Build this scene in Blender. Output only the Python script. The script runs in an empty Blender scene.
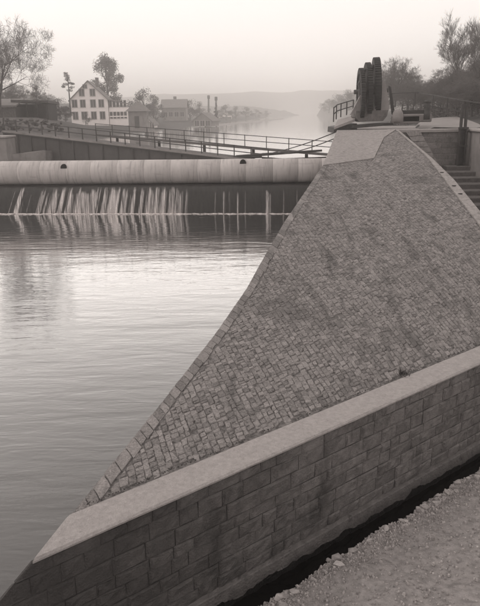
import bpy, math, random
from mathutils import Vector, Matrix, noise
from mathutils.bvhtree import BVHTree

R_ = math.radians
scn = bpy.context.scene
col = scn.collection

# ---------------------------------------------------------------- camera
EYE, PITCH, ROLL, FPX = 7.3, R_(16.4), R_(0.8), 650.0
cp, sp_ = math.cos(PITCH), math.sin(PITCH)
r0, u0, fw = Vector((1, 0, 0)), Vector((0, sp_, cp)), Vector((0, cp, -sp_))
UP = u0 * math.cos(ROLL) + r0 * math.sin(ROLL)
RT = r0 * math.cos(ROLL) - u0 * math.sin(ROLL)
cam = bpy.data.cameras.new('camera')
cam.sensor_fit = 'VERTICAL'
cam.sensor_height = 24
cam.lens = 24 * FPX / 606
cam.clip_start, cam.clip_end = 0.1, 6000
co = bpy.data.objects.new('camera', cam)
col.objects.link(co)
co.matrix_world = Matrix(((RT.x, UP.x, -fw.x, 0), (RT.y, UP.y, -fw.y, 0), (RT.z, UP.z, -fw.z, EYE), (0, 0, 0, 1)))
scn.camera = co


def ray(px, py):
    return RT * ((px - 240) / FPX) + UP * ((303 - py) / FPX) + fw


def at(px, py, D):
    v = ray(px, py)
    v = v * (D / v.y)
    return Vector((v.x, D, EYE + v.z))


def atz(px, py, z):
    v = ray(px, py)
    v = v * ((z - EYE) / v.z)
    return Vector((v.x, v.y, z))


# ---------------------------------------------------------------- sky, sun, exposure
SUN_EL, SUN_AZ = R_(40), R_(-82)          # azimuth from +Y towards +X
w = bpy.data.worlds.new('World')
scn.world = w
w.use_nodes = True
nt = w.node_tree
bg = nt.nodes['Background']
sky = nt.nodes.new('ShaderNodeTexSky')
sky.sky_type = 'NISHITA'
sky.sun_disc = False
sky.sun_elevation = SUN_EL
sky.sun_rotation = SUN_AZ
sky.air_density, sky.dust_density, sky.ozone_density = 1.0, 4.0, 1.0
bw = nt.nodes.new('ShaderNodeRGBToBW')
pw = nt.nodes.new('ShaderNodeMath'); pw.operation = 'POWER'; pw.inputs[1].default_value = 0.2
ml = nt.nodes.new('ShaderNodeVectorMath'); ml.operation = 'SCALE'
ml.inputs[0].default_value = (1.0, 0.94, 0.898)
nt.links.new(sky.outputs[0], bw.inputs[0])
nt.links.new(bw.outputs[0], pw.inputs[0])
pk = nt.nodes.new('ShaderNodeMath'); pk.operation = 'MULTIPLY'; pk.inputs[1].default_value = 9.5
nt.links.new(pw.outputs[0], pk.inputs[0])
nt.links.new(pk.outputs[0], ml.inputs['Scale'])
nt.links.new(ml.outputs[0], bg.inputs['Color'])
bg.inputs['Strength'].default_value = 0.1

sl = bpy.data.lights.new('sun', 'SUN')
sl.energy = 0.6
sl.angle = R_(14)
sl.color = (1.0, 0.95, 0.89)
so = bpy.data.objects.new('sun', sl)
col.objects.link(so)
sd = Vector((math.sin(SUN_AZ) * math.cos(SUN_EL), math.cos(SUN_AZ) * math.cos(SUN_EL), math.sin(SUN_EL)))
so.rotation_euler = sd.to_track_quat('Z', 'Y').to_euler()
so.location = (0, 0, 40)

scn.view_settings.view_transform = 'Standard'
scn.view_settings.look = 'None'
scn.view_settings.exposure = 0.0
scn.view_settings.gamma = 1.0
scn.cycles.volume_step_rate = 4
scn.cycles.volume_bounces = 10
scn.cycles.max_bounces = 14
scn.cycles.use_denoising = True

rng = random.Random(7)


# ---------------------------------------------------------------- helpers
def tag(o, label=None, cat=None, group=None, kind=None):
    if label: o['label'] = label
    if cat: o['category'] = cat
    if group: o['group'] = group
    if kind: o['kind'] = kind
    return o


def empty(name, loc=(0, 0, 0), label=None, cat=None, group=None, rz=0):
    o = bpy.data.objects.new(name, None)
    o.empty_display_size = 0.3
    col.objects.link(o)
    o.location = loc
    o.rotation_euler = (0, 0, rz)
    return tag(o, label, cat, group)


def copy_tree(o, parent=None):
    c = o.copy()
    col.objects.link(c)
    if parent: c.parent = parent
    for ch in list(o.children): copy_tree(ch, c)
    return c


class MB:
    """collects faces of one mesh; each face carries a 'tone' in 0..1"""
    def __init__(s):
        s.v, s.f, s.t, s.sm = [], [], [], []

    def face(s, pts, tone=.5, smooth=False):
        n = len(s.v)
        s.v += [tuple(p) for p in pts]
        s.f.append(list(range(n, n + len(pts)))); s.t.append(tone); s.sm.append(smooth)

    def add(s, verts, faces, tone=.5, smooth=False):
        n = len(s.v)
        s.v += [tuple(p) for p in verts]
        for f in faces:
            s.f.append([n + i for i in f]); s.t.append(tone); s.sm.append(smooth)

    def hexa(s, b, t, tone=.5):
        """prism between bottom ring b and top ring t"""
        n = len(b)
        fs = [[i, (i + 1) % n, n + (i + 1) % n, n + i] for i in range(n)] + [list(range(n, 2 * n)), list(range(n - 1, -1, -1))]
        s.add(list(b) + list(t), fs, tone)

    def box(s, c, d, tone=.5, M=None, bev=0.0):
        x, y, z = d[0] / 2, d[1] / 2, d[2] / 2
        c = Vector(c)
        if bev > 0:
            e = bev
            rings = []
            for zz, k in ((-z, e), (-z + e, 0), (z - e, 0), (z, e)):
                rings.append([Vector((sx * (x - k), sy * (y - k), zz)) for sx, sy in ((-1, -1), (1, -1), (1, 1), (-1, 1))])
            vs = [q for r in rings for q in r]
            fs = [[0, 3, 2, 1], [12, 13, 14, 15]]
            for k in range(3):
                for i in range(4):
                    j = (i + 1) % 4
                    fs.append([4 * k + i, 4 * k + j, 4 * k + 4 + j, 4 * k + 4 + i])
        else:
            vs = [Vector((sx * x, sy * y, sz * z)) for sz in (-1, 1) for sx, sy in ((-1, -1), (1, -1), (1, 1), (-1, 1))]
            fs = [[0, 3, 2, 1], [4, 5, 6, 7], [0, 1, 5, 4], [1, 2, 6, 5], [2, 3, 7, 6], [3, 0, 4, 7]]
        if M is not None: vs = [M @ q for q in vs]
        s.add([q + c for q in vs], fs, tone)

    def bar(s, a, b, wd, ht=None, tone=.5, up=Vector((0, 0, 1))):
        """square bar from a to b"""
        a, b = Vector(a), Vector(b)
        ht = ht or wd
        d = (b - a).normalized()
        x = d.cross(up)
        if x.length < 1e-4: x = d.cross(Vector((0, 1, 0)))
        x.normalize(); y = x.cross(d)
        o = [x * (sx * wd / 2) + y * (sy * ht / 2) for sx, sy in ((-1, -1), (1, -1), (1, 1), (-1, 1))]
        s.hexa([a + q for q in o], [b + q for q in o], tone)

    def tube(s, pts, rad, n=6, tone=.5, cap=True):
        pts = [Vector(p) for p in pts]
        rr = rad if isinstance(rad, (list, tuple)) else [rad] * len(pts)
        base = len(s.v)
        up = Vector((0, 0, 1))
        for i, p in enumerate(pts):
            d = (pts[min(i + 1, len(pts) - 1)] - pts[max(i - 1, 0)]).normalized()
            x = d.cross(up)
            if x.length < 1e-3: x = d.cross(Vector((0, 1, 0)))
            x.normalize(); y = x.cross(d)
            for k in range(n):
                a = 2 * math.pi * k / n
                s.v.append(tuple(p + (x * math.cos(a) + y * math.sin(a)) * rr[i]))
        for i in range(len(pts) - 1):
            for k in range(n):
                q = (k + 1) % n
                s.f.append([base + i * n + k, base + i * n + q, base + (i + 1) * n + q, base + (i + 1) * n + k]); s.t.append(tone); s.sm.append(True)
        if cap:
            s.f.append([base + k for k in range(n)]); s.t.append(tone); s.sm.append(False)
            e = base + (len(pts) - 1) * n
            s.f.append([e + k for k in range(n - 1, -1, -1)]); s.t.append(tone); s.sm.append(False)

    def build(s, name, mat, parent=None, world=True, kind=None, fix=True):
        me = bpy.data.meshes.new(name)
        me.from_pydata(s.v, [], s.f)
        me.materials.append(mat)
        at_ = me.attributes.new('tone', 'FLOAT', 'FACE')
        at_.data.foreach_set('value', s.t)
        me.polygons.foreach_set('use_smooth', s.sm)
        if fix:
            import bmesh
            bm = bmesh.new(); bm.from_mesh(me)
            bmesh.ops.recalc_face_normals(bm, faces=bm.faces)
            bm.to_mesh(me); bm.free()
        me.update()
        o = bpy.data.objects.new(name, me)
        col.objects.link(o)
        if parent is not None:
            o.parent = parent
            if world:                      # vertices given in world coordinates
                pm = Matrix.Translation(parent.location) @ parent.rotation_euler.to_matrix().to_4x4()
                if parent.parent is not None: pm = Matrix.Identity(4) if parent.type == 'MESH' else pm
                if parent.type == 'MESH' and parent.parent is not None: pm = Matrix.Translation((0, 0, 0))
                o.matrix_parent_inverse = pm.inverted()
        if kind: o['kind'] = kind
        return o


def sub(mb, name, mat, part, kind=None):
    """a sub-part: shares its part's own frame"""
    o = mb.build(name, mat, None)
    o.parent = part
    if kind: o['kind'] = kind
    return o


def clip(poly, planes):
    """Sutherland-Hodgman in 2D: keep a*x+b*y+c >= 0"""
    for a, b, c in planes:
        out = []
        for i in range(len(poly)):
            p, q = poly[i], poly[(i + 1) % len(poly)]
            dp, dq = a * p[0] + b * p[1] + c, a * q[0] + b * q[1] + c
            if dp >= 0: out.append(p)
            if (dp >= 0) != (dq >= 0):
                t = dp / (dp - dq)
                out.append((p[0] + (q[0] - p[0]) * t, p[1] + (q[1] - p[1]) * t))
        poly = out
        if len(poly) < 3: return []
    return poly


def area2(poly):
    return abs(sum(poly[i][0] * poly[(i + 1) % len(poly)][1] - poly[(i + 1) % len(poly)][0] * poly[i][1] for i in range(len(poly)))) / 2


def half(p, q, keep):
    """half plane with border p-q that contains keep"""
    a, b = -(q[1] - p[1]), q[0] - p[0]
    L = math.hypot(a, b); a /= L; b /= L
    c = -(a * p[0] + b * p[1])
    return (a, b, c) if a * keep[0] + b * keep[1] + c > 0 else (-a, -b, -c)


# ---------------------------------------------------------------- materials (warm grey print tones)
TINT = (1.0, 0.918, 0.897)


def g(v):
    return (v * TINT[0], v * TINT[1], v * TINT[2], 1)


def mat(name, lo, hi, scale=3.0, detail=6, rough=.9, bump=.3, bscale=40.0, tone=.0, stain=None, spec=.25, stretch=(1, 1, 1), bdist=.01, blotch=None):
    """noise mottled grey; tone = weight of the per-piece tone; stain = (grey, scale, threshold, stretch)"""
    m = bpy.data.materials.new(name)
    m.use_nodes = True
    n = m.node_tree
    L = n.links.new
    b = n.nodes['Principled BSDF']
    b.inputs['Roughness'].default_value = rough
    b.inputs['Specular IOR Level'].default_value = spec
    geo = n.nodes.new('ShaderNodeNewGeometry')
    mp = n.nodes.new('ShaderNodeMapping'); mp.inputs['Scale'].default_value = stretch
    L(geo.outputs['Position'], mp.inputs[0])
    nz = n.nodes.new('ShaderNodeTexNoise'); nz.inputs['Scale'].default_value = scale; nz.inputs['Detail'].default_value = detail; nz.inputs['Roughness'].default_value = .65
    L(mp.outputs[0], nz.inputs['Vector'])
    src = nz.outputs[0]
    st = n.nodes.new('ShaderNodeMapRange'); st.inputs[1].default_value = .28; st.inputs[2].default_value = .72
    L(src, st.inputs[0]); src = st.outputs[0]
    if tone > 0:
        a = n.nodes.new('ShaderNodeAttribute'); a.attribute_name = 'tone'
        mx = n.nodes.new('ShaderNodeMix'); mx.inputs[0].default_value = tone
        L(src, mx.inputs[2]); L(a.outputs['Fac'], mx.inputs[3]); src = mx.outputs[0]
    cm = n.nodes.new('ShaderNodeMix'); cm.data_type = 'RGBA'
    cm.inputs[6].default_value = g(lo); cm.inputs[7].default_value = g(hi)
    L(src, cm.inputs[0]); cur = cm.outputs[2]
    for S in (stain if isinstance(stain, list) else [stain] if stain else []):
        gv, ss, th, sst = S
        mp2 = n.nodes.new('ShaderNodeMapping'); mp2.inputs['Scale'].default_value = sst
        L(geo.outputs['Position'], mp2.inputs[0])
        n2 = n.nodes.new('ShaderNodeTexNoise'); n2.inputs['Scale'].default_value = ss; n2.inputs['Detail'].default_value = 5
        n2.inputs['Roughness'].default_value = .6
        L(mp2.outputs[0], n2.inputs['Vector'])
        r2 = n.nodes.new('ShaderNodeMapRange'); r2.inputs[1].default_value = th; r2.inputs[2].default_value = th + .14
        r2.inputs[4].default_value = .85
        L(n2.outputs[0], r2.inputs[0])
        c2 = n.nodes.new('ShaderNodeMix'); c2.data_type = 'RGBA'; c2.inputs[7].default_value = g(gv)
        L(r2.outputs[0], c2.inputs[0]); L(cur, c2.inputs[6]); cur = c2.outputs[2]
    L(cur, b.inputs['Base Color'])
    if bump > 0:
        n3 = n.nodes.new('ShaderNodeTexNoise'); n3.inputs['Scale'].default_value = bscale; n3.inputs['Detail'].default_value = 4
        L(geo.outputs['Position'], n3.inputs['Vector'])
        bp = n.nodes.new('ShaderNodeBump'); bp.inputs['Strength'].default_value = bump; bp.inputs['Distance'].default_value = bdist
        L(n3.outputs[0], bp.inputs['Height']); L(bp.outputs[0], b.inputs['Normal'])
    return m


M = {}
M['paving'] = mat('paving stone', .04, .33, 30, 9, .9, .9, 60, tone=.36, stain=[(.075, 1.3, .55, (1.9, .22, 1)), (.10, .6, .56, (1, 1, 1)), (.025, 19, .585, (1, 1, 1)), (.46, 12, .64, (1, 1, 1))], bdist=.025)
M['joint'] = mat('mortar joint', .02, .19, 12, 6, .95, .8, 60, bdist=.02)
M['edge'] = mat('edge stone', .06, .27, 20, 8, .9, .9, 60, tone=.3, stain=[(.03, 24, .56, (1, 1, 1)), (.3, 14, .68, (1, 1, 1))], bdist=.02)
def wet_end(m, x0, x1, val):
    n = m.node_tree; L = n.links.new
    b = n.nodes['Principled BSDF']
    src = b.inputs['Base Color'].links[0].from_socket
    geo = n.nodes.new('ShaderNodeNewGeometry'); sx = n.nodes.new('ShaderNodeSeparateXYZ'); L(geo.outputs['Position'], sx.inputs[0])
    nz = n.nodes.new('ShaderNodeTexNoise'); nz.inputs['Scale'].default_value = 1.6; nz.inputs['Detail'].default_value = 6; L(geo.outputs['Position'], nz.inputs['Vector'])
    ad = n.nodes.new('ShaderNodeMath'); ad.operation = 'MULTIPLY_ADD'; ad.inputs[1].default_value = 3.5; L(nz.outputs[0], ad.inputs[0]); L(sx.outputs[0], ad.inputs[2])
    r = n.nodes.new('ShaderNodeMapRange'); r.inputs[1].default_value = x0 + 1.75; r.inputs[2].default_value = x1 + 1.75; r.inputs[3].default_value = .8; r.inputs[4].default_value = 0
    L(ad.outputs[0], r.inputs[0])
    c = n.nodes.new('ShaderNodeMix'); c.data_type = 'RGBA'; c.inputs[7].default_value = g(val); L(r.outputs[0], c.inputs[0]); L(src, c.inputs[6]); L(c.outputs[2], b.inputs['Base Color'])


M['coping'] = mat('coping concrete', .22, .33, 14, 10, .95, .9, 50, stain=[(.12, 30, .62, (1, 1, 1)), (.225, 1.1, .57, (1, 1, 1)), (.42, 20, .68, (1, 1, 1))], bdist=.02)
M['slab'] = mat('slab concrete', 0.143, 0.330, 7, 10, .95, .9, 30, stain=[(0.110, 3.2, .58, (1, 1, 1)), (0.088, 16, .64, (1, 1, 1)), (0.374, 9, .68, (1, 1, 1))], bdist=.03)
M['block'] = mat('wall block', 0.068, 0.199, 7, 7, .85, .9, 38, tone=.32, stain=[(0.053, 1.5, .54, (1, 1, .5)), (0.060, 3.0, .62, (2.4, 2.4, .22)), (0.259, 5, .72, (2.0, 2.0, .5))], bdist=.025)
wet_end(M['block'], -2.0, 2.2, .032)
M['wallcore'] = mat('wall joint', 0.016, 0.050, 9, 6, .95, .5, 40)
M['plinth'] = mat('plinth concrete', 0.081, 0.162, 5, 7, .9, .8, 26, stain=(0.034, 4, .6, (1, 1, 1)), bdist=.03)
M['algae'] = mat('wet algae', 0.005, 0.021, 12, 6, .6, 1.0, 30, bdist=.04)
M['gravel'] = mat('gravel earth', 0.137, 0.283, 8, 8, .95, 1.0, 30, stain=[(0.094, 2.0, .58, (.6, 2.2, 1)), (0.335, 30, .64, (1, 1, 1))], bdist=.03)
M['rubble'] = mat('rubble stone', 0.150, 0.428, 9, 6, .95, .8, 30, tone=.45, bdist=.02)
M['pebble'] = mat('pebbles', 0.120, 0.420, 12, 6, .95, .6, 40, tone=.5)
M['drum'] = mat('drum paint', .33, .46, 1.6, 8, .7, .3, 14, tone=.3, stain=[(.27, 2.0, .52, (2.6, .3, .3)), (.24, 4, .64, (3, 1, .2)), (.27, 1.2, .6, (.5, 1, 3))], stretch=(1.6, .6, .4), bdist=.02)
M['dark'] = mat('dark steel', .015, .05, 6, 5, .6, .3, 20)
M['black'] = mat('tarred black', .008, .022, 10, 5, .7, .5, 30)
M['girder'] = mat('girder steel', 0.039, 0.072, 1.5, 6, .7, .2, 12, tone=.3, stain=(0.028, 3, .6, (2, 2, .3)))
M['rail'] = mat('rail steel', 0.024, 0.048, 5, 4, .7, .1, 20)
M['deck'] = mat('bridge deck', 0.060, 0.108, 3, 6, .9, .4, 20)
M['apron'] = mat('wet apron', 0.012, 0.035, 1.8, 7, .5, .6, 6, stretch=(3.0, .5, .5), spec=.2, stain=(0.054, 2.5, .62, (3.5, .35, .35)))
M['concrete'] = mat('concrete', 0.140, 0.238, .9, 7, .9, .4, 14, stain=(0.105, 1.5, .58, (1.5, 1.5, .4)))
M['bank'] = mat('bank earth', 0.042, 0.102, 1.2, 8, .95, .8, 6, bdist=.08, stain=(0.144, 2.2, .62, (1, 1, 1)))
M['land'] = mat('meadow', 0.020, 0.048, .12, 8, .95, .4, 2, bdist=.1)
M['wood'] = mat('wooded hill', .03, .07, .35, 8, .95, 1.0, .5, bdist=1.5)
M['path'] = mat('pale path', 0.159, 0.245, 1.5, 7, .95, .5, 12)
M['bark'] = mat('bark', .035, .09, 5, 5, .95, .4, 20)
M['twig'] = mat('twigs', 0.085, 0.170, 3, 4, .95, 0, 20)
M['leaf'] = mat('foliage', 0.034, 0.115, 2, 4, .9, 0, 20, tone=.6)
M['plaster'] = mat('plaster', .72, .85, .8, 6, .9, .1, 10)
M['roof'] = mat('roof tile', .10, .18, 2, 6, .9, .3, 12, tone=.3)
M['frame'] = mat('window frame', .25, .33, 4, 4, .8, 0, 10)
M['paleplate'] = mat('pale painted plate', 0.173, 0.253, 1.6, 6, .6, .1, 14, stain=(0.092, 3, .62, (2, 2, .4)))
M['timber'] = mat('wet timber', 0.014, 0.042, 3, 6, .8, .5, 14, stretch=(.3, 3, 3))
M['shed'] = mat('shed boards', 0.018, 0.045, 3, 6, .9, .4, 14, stretch=(4, 4, .4))
M['weed'] = mat('dry weed', .03, .10, 9, 4, .95, 0, 20)


def simple(name, c, rough, spec=.5):
    m = bpy.data.materials.new(name); m.use_nodes = True
    b = m.node_tree.nodes['Principled BSDF']
    b.inputs['Base Color'].default_value = g(c); b.inputs['Roughness'].default_value = rough
    b.inputs['Specular IOR Level'].default_value = spec
    return m


M['glass'] = simple('window glass', .03, .12)
M['hollow'] = simple('hollow', .006, .9, .1)


def water_mat(name, basec, s1, s2, strength, dist, rough=.03, gain=6.0):
    """silty water: dark body, mirror whose strength rises steeply towards grazing view"""
    m = bpy.data.materials.new(name); m.use_nodes = True
    n = m.node_tree; L = n.links.new
    n.nodes.remove(n.nodes['Principled BSDF'])
    geo = n.nodes.new('ShaderNodeNewGeometry')
    prev = None
    for (sc_, st, wgt, rz) in ((s1, (.40, 1.5, 1), 1.0, .10), (s2, (.5, 1.6, 1), .22, -.2), (s1 * .25, (.4, 1.2, 1), 2.0, .25)):
        mp = n.nodes.new('ShaderNodeMapping'); mp.inputs['Scale'].default_value = st; mp.inputs['Rotation'].default_value = (0, 0, rz)
        L(geo.outputs['Position'], mp.inputs[0])
        nz = n.nodes.new('ShaderNodeTexNoise'); nz.inputs['Scale'].default_value = sc_; nz.inputs['Detail'].default_value = 2.5
        nz.inputs['Distortion'].default_value = .4
        L(mp.outputs[0], nz.inputs['Vector'])
        k = n.nodes.new('ShaderNodeMath'); k.operation = 'MULTIPLY_ADD'; k.inputs[1].default_value = wgt
        k.inputs[2].default_value = 0
        L(nz.outputs[0], k.inputs[0])
        if prev: L(prev, k.inputs[2])
        prev = k.outputs[0]
    bp = n.nodes.new('ShaderNodeBump'); bp.inputs['Strength'].default_value = strength; bp.inputs['Distance'].default_value = dist
    L(prev, bp.inputs['Height'])
    fr = n.nodes.new('ShaderNodeFresnel'); fr.inputs['IOR'].default_value = 1.333; L(bp.outputs[0], fr.inputs['Normal'])
    pw_ = n.nodes.new('ShaderNodeMath'); pw_.operation = 'POWER'; pw_.inputs[1].default_value = 1.3; L(fr.outputs[0], pw_.inputs[0])
    gn = n.nodes.new('ShaderNodeMath'); gn.operation = 'MULTIPLY'; gn.inputs[1].default_value = gain; gn.use_clamp = True; L(pw_.outputs[0], gn.inputs[0])
    df = n.nodes.new('ShaderNodeBsdfDiffuse'); df.inputs['Color'].default_value = g(basec)
    gl = n.nodes.new('ShaderNodeBsdfGlossy'); gl.inputs['Roughness'].default_value = rough; gl.inputs['Color'].default_value = (.95, .95, .95, 1)
    L(bp.outputs[0], gl.inputs['Normal'])
    mx = n.nodes.new('ShaderNodeMixShader'); L(gn.outputs[0], mx.inputs[0]); L(df.outputs[0], mx.inputs[1]); L(gl.outputs[0], mx.inputs[2])
    L(mx.outputs[0], n.nodes['Material Output'].inputs['Surface'])
    return m


M['pool'] = water_mat('pool water', .055, 1.35, 6.0, .33, .055)
M['river'] = water_mat('river water', .06, .5, 2.0, .2, .04, .05, gain=9)
M['ditch'] = water_mat('ditch water', .005, 2.0, 6.0, .2, .02, gain=1.2)


def spray_mat(name, attr, stretch, lo, hi):
    m = bpy.data.materials.new(name); m.use_nodes = True
    n = m.node_tree; L = n.links.new
    b = n.nodes['Principled BSDF']
    b.inputs['Base Color'].default_value = g(.8); b.inputs['Roughness'].default_value = .4
    geo = n.nodes.new('ShaderNodeNewGeometry')
    mp = n.nodes.new('ShaderNodeMapping'); mp.inputs['Scale'].default_value = stretch
    L(geo.outputs['Position'], mp.inputs[0])
    nz = n.nodes.new('ShaderNodeTexNoise'); nz.inputs['Scale'].default_value = 1.5; nz.inputs['Detail'].default_value = 5
    L(mp.outputs[0], nz.inputs['Vector'])
    a = n.nodes.new('ShaderNodeAttribute'); a.attribute_name = attr
    nr = n.nodes.new('ShaderNodeMapRange'); nr.inputs[1].default_value = lo; nr.inputs[2].default_value = hi
    L(nz.outputs[0], nr.inputs[0])
    k = n.nodes.new('ShaderNodeMath'); k.operation = 'MULTIPLY'; k.use_clamp = True
    L(nr.outputs[0], k.inputs[0]); L(a.outputs['Fac'], k.inputs[1])
    L(k.outputs[0], b.inputs['Alpha'])
    return m


M['foam'] = spray_mat('foam', 'tone', (2, 5, 1), .35, .6)
M['spray'] = spray_mat('falling water', 'soft', (9, .6, .35), .32, .62)


# ---------------------------------------------------------------- the setting
# bed under all water, river and pool
b = MB(); b.face([(-1600, -40, -3), (1600, -40, -3), (1600, 2600, -3), (-1600, 2600, -3)])
tag(b.build('ground', M['bank'], fix=False), kind='structure')


def weir_y(x): return 48.2 - .085 * (x - 2.3)      # front foot of the weir
def drum_y(x): return 50.5 - .06 * (x - 2.0)


b = MB(); b.face([(-70, -30, 0), (60, -30, 0), (60, 45, 0), (5, 47.97, 0), (5, 49, 0), (-70, 55.4, 0)])
tag(b.build('pool_water', M['pool'], fix=False), kind='structure')
b = MB(); b.face([(-400, drum_y(-400) if False else 56.5, 3.6), (-32, 53.2, 3.6), (5.5, 51.0, 3.6), (60, 51.0, 3.6), (900, 2500, 3.6), (-900, 2500, 3.6)])
tag(b.build('river_water', M['river'], fix=False), kind='structure')


def sheet(name, m, xs, ys, hf, kind='structure', smooth=True):
    v = [(x, y, hf(x, y)) for y in ys for x in xs]
    nx = len(xs)
    f = [[j * nx + i, j * nx + i + 1, (j + 1) * nx + i + 1, (j + 1) * nx + i] for j in range(len(ys) - 1) for i in range(nx - 1)]
    mb = MB(); mb.add(v, f, .5, smooth)
    return tag(mb.build(name, m, fix=False), kind=kind)


def lin(a, b_, n): return [a + (b_ - a) * i / n for i in range(n + 1)]


def pw_lin(t, pts):
    if t <= pts[0][0]: return pts[0][1]
    for (a, va), (c, vc) in zip(pts, pts[1:]):
        if t <= c: return va + (vc - va) * (t - a) / (c - a)
    return pts[-1][1]


LSHORE = [(52, -20.5), (66, -20), (90, -20), (143, -19.5), (200, -11), (254, -3), (330, 8), (397, 18), (700, 45), (1200, 60)]
RSHORE = [(44, 8.5), (52, 11), (100, 22), (300, 52), (700, 95), (1200, 170)]


def land_left(u, y):
    x = pw_lin(y, LSHORE) - u
    n = noise.noise(Vector((x * .05, y * .05, 3))) * .5
    z = 2.9 + 1.75 * min(1, u / 6) + max(0, min(1, (u - 6) / 120)) * 3.0 + n * min(1, u / 10)
    return x, z


us = [0, 2, 4, 6, 9, 14, 22, 35, 60, 110, 200, 420]
ys = lin(53, 120, 14) + lin(130, 420, 18) + lin(460, 1200, 10)
v, f = [], []
for y in ys:
    for u in us:
        x, z = land_left(u, y); v.append((x, y, z))
nx = len(us)
f = [[j * nx + i, j * nx + i + 1, (j + 1) * nx + i + 1, (j + 1) * nx + i] for j in range(len(ys) - 1) for i in range(nx - 1)]
b = MB(); b.add(v, f, .5, True)
tag(b.build('left_bank', M['land']), kind='structure')

v = []
ys = lin(41, 120, 14) + lin(130, 420, 18) + lin(460, 1200, 10)


def land_right(u, y):
    x = pw_lin(y, RSHORE) + u
    n = noise.noise(Vector((x * .08, y * .08, 9))) * .4
    k = max(0, min(1, (y - 46) / 25))
    z = 3.0 + 3.1 * min(1, u / 3) + k * .45 * min(1, u / 5) + max(0, min(1, (u - 9) / 60)) * 1.0 + n * min(1, u / 8)
    return x, z


us2 = [0, 1.5, 3, 5, 8, 12, 18, 28, 45, 80, 160, 400]
for y in ys:
    for u in us2:
        x, z = land_right(u, y); v.append((x, y, z))
f = [[j * nx + i, j * nx + i + 1, (j + 1) * nx + i + 1, (j + 1) * nx + i] for j in range(len(ys) - 1) for i in range(nx - 1)]
b = MB(); b.add(v, f, .5, True)
tag(b.build('right_bank', M['land']), kind='structure')

# pale path along the right bank behind the chamber
b = MB()
pth = [(9.6, 41.2, 14.5, 41.2), (11.3, 45, 16.5, 45), (12.8, 49, 17.5, 49), (14.4, 53, 18, 53), (16, 57, 18.5, 57)]
rows = []
for x0, y0, x1, y1 in pth:
    row = []
    for i in range(7):
        x = x0 + (x1 - x0) * i / 6
        zz = land_right(x - pw_lin(y0, RSHORE), y0)[1]
        row.append((x, y0, zz + .14))
    rows.append(row)
vv = [q for r in rows for q in r]
b.add(vv, [[j * 7 + i, j * 7 + i + 1, j * 7 + 8 + i, j * 7 + 7 + i] for j in range(len(rows) - 1) for i in range(6)], .5, True)
tag(b.build('path', M['path']), kind='structure')


# hills far upstream
def ridge(name, pts, D, depth, base, m, seed, amp):
    """wooded ridge: crest heights given as (x, z) at distance D"""
    xs = lin(pts[0][0], pts[-1][0], 90)
    rows = []
    prof = [(-depth, 0), (-depth * .75, .3), (-depth * .45, .68), (-depth * .2, .92), (0, 1), (depth * .5, .7), (depth, 0)]
    v = []
    for dy, k in prof:
        for x in xs:
            zc = pw_lin(x, pts)
            n = noise.fractal(Vector((x * .02 + seed, dy * .02, seed)), 1.0, 2.0, 5) * amp * k
            n += noise.noise(Vector((x * .22 + seed, dy * .2, seed))) * amp * .5 * k
            v.append((x, D + dy, base + (zc - base) * k + n))
    n_ = len(xs)
    mb = MB(); mb.add(v, [[j * n_ + i, j * n_ + i + 1, (j + 1) * n_ + i + 1, (j + 1) * n_ + i] for j in range(len(prof) - 1) for i in range(n_ - 1)], .5, True)
    return tag(mb.build(name, m), kind='structure')


def zat(px, py, D): return at(px, py, D).z
def xat(px, D): return at(px, 110, D).x


ridge('far_hill', [(xat(-120, 1150), zat(-120, 106, 1150)), (xat(60, 1150), zat(60, 103, 1150)), (xat(150, 1150), zat(150, 95, 1150)), (xat(260, 1150), zat(260, 92, 1150)),
                   (xat(340, 1150), zat(340, 90, 1150)), (xat(520, 1150), zat(520, 88, 1150)), (xat(760, 1150), zat(760, 92, 1150))], 1150, 260, 3.0, M['wood'], 4, 2.2)
ridge('middle_hill', [(xat(150, 620), 3.2), (xat(195, 620), zat(195, 105, 620)), (xat(240, 620), zat(240, 106, 620)), (xat(285, 620), zat(285, 111, 620)), (xat(300, 620), 3.2)], 620, 70, 3.0, M['wood'], 9, 1.6)
ridge('left_hill', [(xat(-160, 300), zat(-160, 84, 300)), (xat(-20, 300), zat(-20, 92, 300)), (xat(35, 300), zat(35, 94, 300)), (xat(62, 300), zat(62, 103, 300)),
                    (xat(140, 300), zat(140, 106, 300)), (xat(165, 300), zat(165, 113, 300)), (xat(176, 300), 4.5)], 300, 50, 4.0, M['wood'], 2, 1.2)
ridge('right_hill', [(xat(322, 480), 3.4), (xat(328, 480), zat(328, 100, 480)), (xat(345, 480), zat(345, 92, 480)), (xat(420, 480), zat(420, 84, 480)), (xat(700, 480), zat(700, 70, 480))],
      480, 60, 3.0, M['wood'], 6, 1.8)

# ---------------------------------------------------------------- the sloping stone pier
A = atz(65, 522, 2.25); O = atz(38, 555, 2.25)
CW = Vector((.778, .628, 0)).normalized()           # along the training wall
CN = Vector((CW.y, -CW.x, 0))                        # its face normal, towards the bank
C = at(323, 166, 31); E_ = at(374, 159, 33); F_ = at(384, 138, 37.5); G_ = at(396, 130, 40)
S1 = at(431, 160, 31); S2 = at(480, 216, 22.5)
I0 = atz(70, 515, 2.25)
BQ = I0 + CW * 13.0 - Vector((0, 0, .05))                                 # far end of the coping, out of frame
LEDGE = [A]
for px, py in ((135, 437), (182, 380), (220, 334), (247, 290), (265, 262), (285, 223), (308, 187)):
    d0 = ray(px, py)                                 # meet the vertical plane A-C
    nrm = Vector((C.y - A.y, -(C.x - A.x)))
    t = (nrm.x * A.x + nrm.y * A.y) / (nrm.x * d0.x + nrm.y * d0.y)
    LEDGE.append(Vector((d0.x * t, d0.y * t, EYE + d0.z * t)))
LEDGE.append(C)
A.z = 2.2
zs = [p.z for p in LEDGE]
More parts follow.
